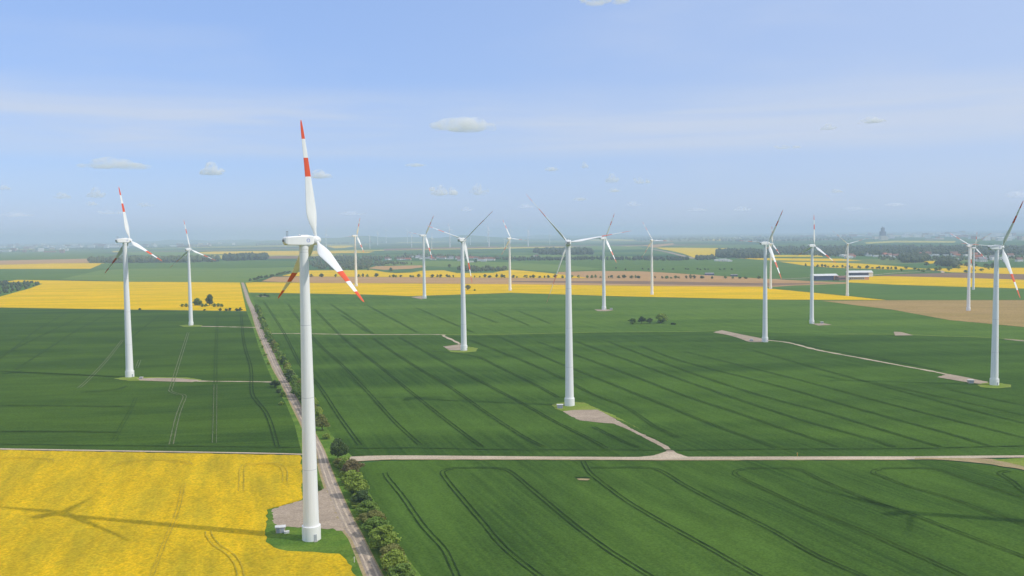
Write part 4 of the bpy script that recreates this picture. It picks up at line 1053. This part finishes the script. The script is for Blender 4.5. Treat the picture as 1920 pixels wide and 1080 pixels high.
# ------------------------------------------------------------------ buildings
for nm, c in (('wall_white', (0.84, 0.82, 0.78)), ('wall_cream', (0.60, 0.52, 0.40)), ('wall_brick', (0.36, 0.20, 0.14)), ('roof_red', (0.42, 0.14, 0.08)), ('roof_brown', (0.26, 0.14, 0.11)),
              ('roof_grey', (0.28, 0.28, 0.30)), ('roof_white', (0.78, 0.77, 0.74)), ('wall_orange', (0.82, 0.42, 0.20)), ('wall_purple', (0.20, 0.18, 0.26)), ('glass_blue', (0.06, 0.08, 0.14)),
              ('wall_slate', (0.11, 0.12, 0.22))):
    M[nm] = plain(nm, c, None, 3.0, 0.7, 0.2)
PROTO = {}
def house_proto(wall, roof, d, hw, hr):
    key = (wall, roof, d)
    if key not in PROTO:
        m = MB(); m.box((0, 0, hw/2), (d[0], d[1], hw)); a = m.mesh('wall'); a.materials.append(M[wall])
        m = MB()
        if hr > 0: m.gable((0, 0, hw + 0.004), d, hr, 0.5)
        else: m.box((0, 0, hw + 0.2), (d[0]+0.3, d[1]+0.3, 0.4))
        b = m.mesh('roof'); b.materials.append(M[roof])
        m = MB(); m.box((d[0]*0.2, d[1]*0.12, hw + hr*0.85), (0.9, 0.9, 1.8)); c = m.mesh('chimney'); c.materials.append(M['wall_brick'])
        w = MB()
        for sy in (-1, 1):
            for k in range(max(2, int(d[0] / 3.2))):
                n_ = max(2, int(d[0] / 3.2)); x = -d[0]/2 + d[0]*(k+0.5)/n_
                for st in range(max(1, int(hw // 2.9))): w.box((x, sy*(d[1]/2 + 0.02), 1.6 + st*2.9), (1.2, 0.06, 1.3))
        wm = w.mesh('window'); wm.materials.append(M['glass_blue'])
        PROTO[key] = (a, b, c, wm, hr)
    return PROTO[key]
def house(b, wall, roof, d, hw, hr, rz, label, group, name='house', cat='house', s=1.0, detail=True):
    a, r_, c, wm, hr = house_proto(wall, roof, d, hw, hr)
    e = empty(name, G(*b), rz); e.scale = (s,)*3
    for nm, me in (('wall', a), ('roof', r_)):
        o_ = bpy.data.objects.new(nm, me); COL.objects.link(o_); o_.parent = e
        if nm == 'roof' and detail and hr > 0:
            q = bpy.data.objects.new('chimney', c); COL.objects.link(q); q.parent = o_
    if detail:
        o_ = bpy.data.objects.new('window', wm); COL.objects.link(o_); o_.parent = e
    tag(e, label, cat, group)

VIL = [(726,487.5,'brown'),(731,487.3,'white'),(748,487.4,'brown'),(753,487.2,'brown'),(759,487.5,'brown'),(764,488,'red'),(767,488,'red'),(771,482.5,'white'),(783,484,'grey'),(790,486,'grey'),(801,485,'white'),
       (806,485.2,'grey'),(810,487,'brown'),(814,487.6,'brown'),(822,484.6,'brown'),(828,485.6,'brown'),(832,485.6,'brown'),(842,486,'white'),(846,486,'grey'),(858,486.2,'brown'),(862,489,'brown'),(878,485.4,'brown'),
       (884,485.8,'red'),(889,485.6,'brown'),(894,486,'brown'),(898,489.4,'white'),(902,489.2,'brown'),(907,490.2,'white'),(912,488,'brown'),(914,488.2,'white'),(919,488.5,'brown'),(924,488.4,'brown'),
       (680,485,'white'),(686,484.6,'white'),(692,484.7,'white'),(884,491.8,'white'),(1003,481.2,'white'),(1006,481.4,'brown')]
nd = {'brown': ('wall_white', 'roof_brown', 'house with a brown roof in the village'), 'red': ('wall_cream', 'roof_red', 'house with a bright red roof in the village'),
      'white': ('wall_white', 'roof_white', 'pale flat-roofed house or shed at the village'), 'grey': ('wall_white', 'roof_grey', 'house with a grey roof in the village')}
for x, y, k in VIL:
    wl_, rf, lab = nd[k]
    house((x, y), wl_, rf, (15, 9), 5.0, 0.0 if k == 'white' else 4.5, rng.uniform(-0.5, 0.5), 'small ' + lab + ' beyond the yellow fields', 'houses of the middle village', s=rng.uniform(0.9, 1.35))
r3 = random.Random(21)
RV = [(r3.uniform(1578, 1680), r3.uniform(479.5, 484.5)) for _ in range(16)] + [(r3.uniform(1690, 1800), r3.uniform(477, 482)) for _ in range(13)] + [(r3.uniform(1785, 1925), r3.uniform(478, 491)) for _ in range(16)]
for x, y in RV:
    k = r3.choice(['brown', 'red', 'white', 'white', 'grey', 'brown']); wl_, rf, lab = nd[k]
    house((x, y), wl_, rf, (15, 9), 5.0, 0.0 if k == 'white' else 4.5, r3.uniform(-0.6, 0.6), 'tiny ' + lab.replace('in the village', 'of the scattered village').replace('at the village', 'of the scattered village') + ' below the forest belt', 'houses of the scattered far village', s=r3.uniform(1.0, 1.6))
for x, y, w in ((1345,489.5,1.2),(1355,490,1.6),(1363,490.2,1.3),(1368,490.6,1.0)):
    house((x, y), 'wall_white', 'roof_white', (15, 9), 5.0, 0.0, 0.1, 'white shed in the small cluster below the far rapeseed block', 'white sheds below the rapeseed block', 'shed', 'shed', w)
house((276,491.6), 'wall_white', 'roof_white', (26, 8), 5.0, 0.0, 0.05, 'long white shed in front of the greyish tree belt', None, 'shed', 'shed', 0.9)
house((1330,516), 'wall_slate', 'roof_grey', (22, 10), 4.0, 2.5, 0.0, 'low dark barn in the brown strip behind the tree row', None, 'barn', 'barn', 0.9)
house((1376,518), 'wall_slate', 'roof_grey', (20, 10), 4.0, 2.0, 0.0, 'second low dark barn in the brown strip near a white dot', None, 'barn', 'barn', 0.75)

def hall(name, b, L, D, hw, hr, wall, roof, endwall, rz, label):
    e = empty(name, G(*b), rz)
    m = MB(); m.box((0, 0, hw/2), (L, D, hw)); child('wall', m.mesh('wall'), M[wall], e)
    m = MB(); m.gable((0, 0, hw + 0.004), (L, D), hr, 1.0); child('roof', m.mesh('roof'), M[roof], e)
    m = MB(); m.box((L/2 - L*0.09, 0, hw*0.52), (L*0.18 + 0.3, D + 0.3, hw*1.03)); child('end_block', m.mesh('end_block'), M[endwall], e)
    w = MB()
    for k in range(9): w.box((-L/2 + L*0.8*(k+0.5)/9, -D/2 - 0.03, hw*0.55), (L*0.055, 0.1, hw*0.4))
    child('window_band', w.mesh('window_band'), M['glass_blue'], e)
    tag(e, label, 'farm hall', 'farm halls in the yellow fields')
hall('farm_hall', (1545,525), 48, 24, 9, 3.5, 'wall_slate', 'roof_white', 'wall_orange', 0.08, 'dark-walled farm hall with white roof and orange end, beside the straight-up-blade turbine')
hall('farm_hall', (1611,518.5), 50, 24, 9, 4.0, 'wall_purple', 'roof_white', 'wall_white', -0.04, 'longest farm hall, white roof over dark purple wall, behind the yellow field corner')
hall('farm_hall', (1605,524.5), 46, 16, 6, 2.5, 'wall_cream', 'roof_white', 'wall_orange', -0.08, 'low cream farm hall with pale roof in front of the longest hall')
hall('farm_hall', (1577,525.5), 20, 14, 6, 3.0, 'wall_brick', 'roof_brown', 'wall_white', 0.3, 'small brick farmhouse between the two orange-ended halls')

# towns on the horizon
def block_town(rects, group, label, seed, col=('wall_white', 'wall_cream', 'wall_white', 'wall_brick')):
    r4 = random.Random(seed)
    for x0, x1, y0, y1, n, s0, s1 in rects:
        for _ in range(n):
            w = r4.choice(col)
            d = r4.choice([(42, 14), (26, 14), (70, 18)]); hw = {42: 14, 26: 18, 70: 9}[d[0]]
            tone = {'wall_white': 'white', 'wall_cream': 'cream', 'wall_brick': 'brick red'}[w]; shape = {42: 'slab', 26: 'compact', 70: 'long low'}[d[0]]
            house((r4.uniform(x0, x1), r4.uniform(y0, y1)), w, 'roof_white' if w != 'wall_brick' else 'roof_red', d, hw, 0.0, r4.uniform(-0.4, 0.4),
                  '%s %s building %s' % (tone, shape, label), group, 'town_building', 'building', r4.uniform(s0, s1), False)
block_town([(0, 240, 459, 465, 46, 1.5, 2.6), (0, 130, 466, 476, 14, 1.0, 1.7), (240, 450, 457, 464, 22, 1.3, 2.2)], 'buildings of the pale town on the western horizon', 'in the pale town on the horizon beyond rapeseed', 31)
block_town([(1590, 1920, 438, 445, 60, 1.6, 2.9), (1640, 1930, 445, 451, 26, 1.2, 2.0), (1500, 1600, 441, 446, 10, 1.2, 1.8), (1690, 1780, 440, 443, 8, 1.2, 2.0), (1380, 1450, 442, 447, 6, 1.0, 1.6)],
           'buildings of the town round the dark tower', 'in the hazy town around the dark horizon tower', 47)

def town_tower():
    b = (1655, 450); g = G(*b); k = (g - CAM).dot(cf) / FPX       # metres per pixel there
    e = empty('tower_block', g, 0.2)
    m = MB(); m.box((0, 0, 4*k), (11.5*k, 8*k, 8*k)); child('podium', m.mesh('podium'), M['wall_cream'], e)
    m = MB(); m.box((0, 0, 12*k + 0.05), (9*k, 7.5*k, 8*k)); child('shaft', m.mesh('shaft'), M['wall_slate'], e)
    m = MB(); m.box((0, 0, 19.5*k + 0.1), (5*k, 5*k, 7*k)); child('upper_shaft', m.mesh('upper_shaft'), M['wall_slate'], e)
    m = MB(); m.lathe([(23*k + 0.15, 2.0*k), (23.8*k, 1.2*k), (25.5*k, 0.3*k)], 8); child('crown_roof', m.mesh('crown_roof'), M['roof_grey'], e)
    w = MB()
    for r_ in range(5):
        for c in range(6): w.box((-3.6*k + 1.44*k*c, -3.8*k, (9.4 + 1.3*r_)*k), (0.7*k, 0.1*k, 0.5*k))
    child('window', w.mesh('window'), M['glass_blue'], e)
    tag(e, 'tall dark stepped tower standing up over the town on the horizon', 'tower')
    e = empty('industrial_hall', G(1882, 451.2), 0.0); k = (G(1882, 451.2) - CAM).dot(cf) / FPX
    m = MB(); m.box((0, 0, 2.6*k), (26*k, 10*k, 5.2*k)); child('wall', m.mesh('wall'), M['wall_white'], e)
    m = MB(); m.gable((0, 0, 5.2*k + 0.05), (26*k, 10*k), 0.8*k, 0.3*k); child('roof', m.mesh('roof'), M['roof_white'], e)
    tag(e, 'large white industrial hall on the horizon behind the right-hand turbine', 'hall')
    m = MB(); m.lathe([(0, 0.9*k), (16*k, 0.6*k), (16.2*k, 0.75*k), (17*k, 0.75*k)], 12)
    o_ = obj('chimney_stack', m.mesh('chimney_stack', False), M['wall_white']); o_.location = G(1887, 449.0)
    tag(o_, 'slender pale chimney stack behind the large white industrial hall', 'chimney')
town_tower()

# ------------------------------------------------------------------ clouds
def cloud_material(density):
    """a puff of white droplets: scattering only, thinning out in wisps"""
    m = bpy.data.materials.new('cloud'); m.use_nodes = True
    ns, ls = m.node_tree.nodes, m.node_tree.links; ns.clear()
    out = N(ns, 'ShaderNodeOutputMaterial'); sc = N(ns, 'ShaderNodeVolumeScatter')
    sc.inputs['Color'].default_value = (1.0, 0.985, 0.965, 1); sc.inputs['Anisotropy'].default_value = 0.0
    f, _ = noise_fac(ns, ls, (0.34, 0.34, 0.24), 0.0, 5.0, 0.38, 0.62)
    mu = N(ns, 'ShaderNodeMath', operation='MULTIPLY'); ls.new(f, mu.inputs[0]); mu.inputs[1].default_value = density
    ls.new(mu.outputs[0], sc.inputs['Density']); ls.new(sc.outputs[0], out.inputs['Volume'])
    return m
IV3, IF3 = icos(3)
def cloud_mesh(seed, n=16):
    """unit cloud: 2 wide, about 0.5 high, flat underneath, lumpy on top, one closed skin"""
    rs = np.random.RandomState(seed); V, F = [], []; off = 0
    for i in range(n):
        x = rs.normal(scale=0.40); x = max(-0.8, min(0.8, x)); s = (1 - 0.70*abs(x)) * rs.uniform(0.16, 0.30)
        v = IV3 * np.array([s*1.6, s*1.5, s]) + np.array([x, rs.normal(scale=0.16), max(0, rs.normal(scale=0.09) + 0.09*(1-abs(x)))])
        v[:, 2] = np.where(v[:, 2] < -0.06, -0.06 + (v[:, 2] + 0.06)*0.2, v[:, 2])
        V.append(v); F.append(IF3 + off); off += len(v)
    me = mesh_from('cloud', np.concatenate(V).tolist(), np.concatenate(F).tolist(), True)
    t = bpy.data.objects.new('cloud_build', me); COL.objects.link(t)
    md = t.modifiers.new('skin', 'REMESH'); md.mode = 'VOXEL'; md.voxel_size = 0.035
    sm = t.modifiers.new('soft', 'SMOOTH'); sm.factor = 0.6; sm.iterations = 1
    bpy.context.view_layer.update()
    res = bpy.data.meshes.new_from_object(t.evaluated_get(bpy.context.evaluated_depsgraph_get()))
    bpy.data.objects.remove(t); res.name = 'cloud'; res.materials.clear()
    return res
CLV = [cloud_mesh(60 + k) for k in range(6)]
CLOUD_TAU = 4.2
CLOUDS = [  # centre px, width, height px, label
    (868,241,120,34,'largest white puffy cloud high to the side of the tallest turbine\'s blade tip'), (222,312,135,24,'long flat cloud above the orange-tipped turbine west of the road'),
    (397,325,48,20,'small round cloud beside the long flat cloud'), (598,332,50,16,'small flat cloud just behind the tallest turbine\'s upright blade'),
    (836,363,56,20,'bright cloud, larger of the touching pair above the middle skyline'), (898,362,36,22,'rounder cloud of the touching pair above the middle skyline'),
    (1035,319,26,10,'little cloud above and beside the ring-based turbine\'s raised blade'), (1097,313,16,14,'tiny upright cloud puff beside the little cloud over mid-field'),
    (1148,340,28,14,'small cloud right above its flat twin in the middle sky'), (1151,359,28,8,'flat twin cloud right below another small cloud'),
    (1206,342,34,12,'small cloud east of the stacked cloud twins'), (1188,385,30,10,'low small cloud over the slim turbine on the rapeseed edge'),
    (1088,375,26,8,'faint low cloud above the turbine crossed by a blade'), (119,370,34,14,'small cloud low over the pale town, first of a pair'),
    (180,368,36,16,'small cloud beside the orange-tipped turbine\'s raised blade'), (172,384,24,8,'wisp of cloud hanging under the small cloud by the orange-tipped blade'),
    (212,400,50,8,'thin low cloud behind the orange-tipped turbine\'s raised blade'), (272,386,30,8,'faint small cloud between the two western turbines'),
    (780,311,40,8,'faint thin cloud over the middle skyline'), (1570,360,28,8,'faint cloud above the farm halls'), (1553,242,32,10,'small pale cloud high above the farm halls'),
    (1635,229,50,12,'pale wide cloud high over the dark horizon tower'), (1480,277,52,7,'thin pale streak of cloud over the straight-up-blade turbine'),
    (1605,393,54,8,'low thin cloud just above the dark horizon tower'), (1680,385,40,8,'low thin cloud east of the dark horizon tower'),
    (1310,394,40,7,'thin low cloud above the forest under the horizon'), (1392,394,36,7,'thin low cloud above the far white sheds'), (985,389,34,8,'faint low cloud beyond the raised blade of the ring-based turbine'),
    (1140,4,100,18,'white cloud cut by the top edge of the photo'), (660,402,50,8,'faint low cloud over the turbine in the yellow band'), (1905,368,36,16,'small pale cloud at the photo\'s eastern edge'),
    (10,354,24,10,'small cloud cut by the photo\'s western edge'), (875,395,24,7,'faint tiny cloud below the touching pair'), (30,405,60,9,'low pale cloud bank over the western town')]
for i, (x, y, w, h, lab) in enumerate(CLOUDS):
    d = cf * FPX + cr * (x - 960) - cu * (y - 540); el = d.z / math.hypot(d.x, d.y)
    dist = min(1300.0 / el, 42000.0); k = dist / math.hypot(d.x, d.y)
    p = CAM + d * k; mp_ = k                                        # metres per pixel at the cloud
    me = CLV[i % len(CLV)].copy(); me.materials.append(cloud_material(CLOUD_TAU * (1.0 if w > 40 and h > 11 else 0.55) / (0.55 * w * mp_)))
    o_ = bpy.data.objects.new('cloud', me); COL.objects.link(o_)
    o_.location = p; s = w * mp_ / 1.75; o_.scale = (s, s * 0.8, h * mp_ / 0.48)
    o_.rotation_euler = (0, 0, -math.atan2(d.x, d.y)); tag(o_, lab, 'cloud', 'small fair-weather clouds')

# ------------------------------------------------------------------ haze
HAZE_DENSITY, HAZE_COLOR = 1.05e-4, (0.68, 0.82, 1.0)
def build_haze():
    m = bpy.data.materials.new('haze'); m.use_nodes = True
    ns, ls = m.node_tree.nodes, m.node_tree.links; ns.clear()
    out = N(ns, 'ShaderNodeOutputMaterial'); pv = N(ns, 'ShaderNodeVolumePrincipled')
    pv.inputs['Color'].default_value = (*HAZE_COLOR, 1); pv.inputs['Density'].default_value = HAZE_DENSITY; pv.inputs['Anisotropy'].default_value = 0.0
    ls.new(pv.outputs[0], out.inputs['Volume'])
    bpy.context.view_layer.update()
    top = 6.0 + max((o_.matrix_world @ Vector(c)).z for o_ in COL.objects if o_.type == 'MESH' and not o_.name.startswith('cloud') for c in o_.bound_box)
    mb = MB(); mb.box((0, 0, (top - 1.5) / 2), (84000, 84000, top + 1.5))
    stuff(obj('haze', mb.mesh('haze'), m), 'thin blue summer haze lying over the whole plain', 'haze')
build_haze()
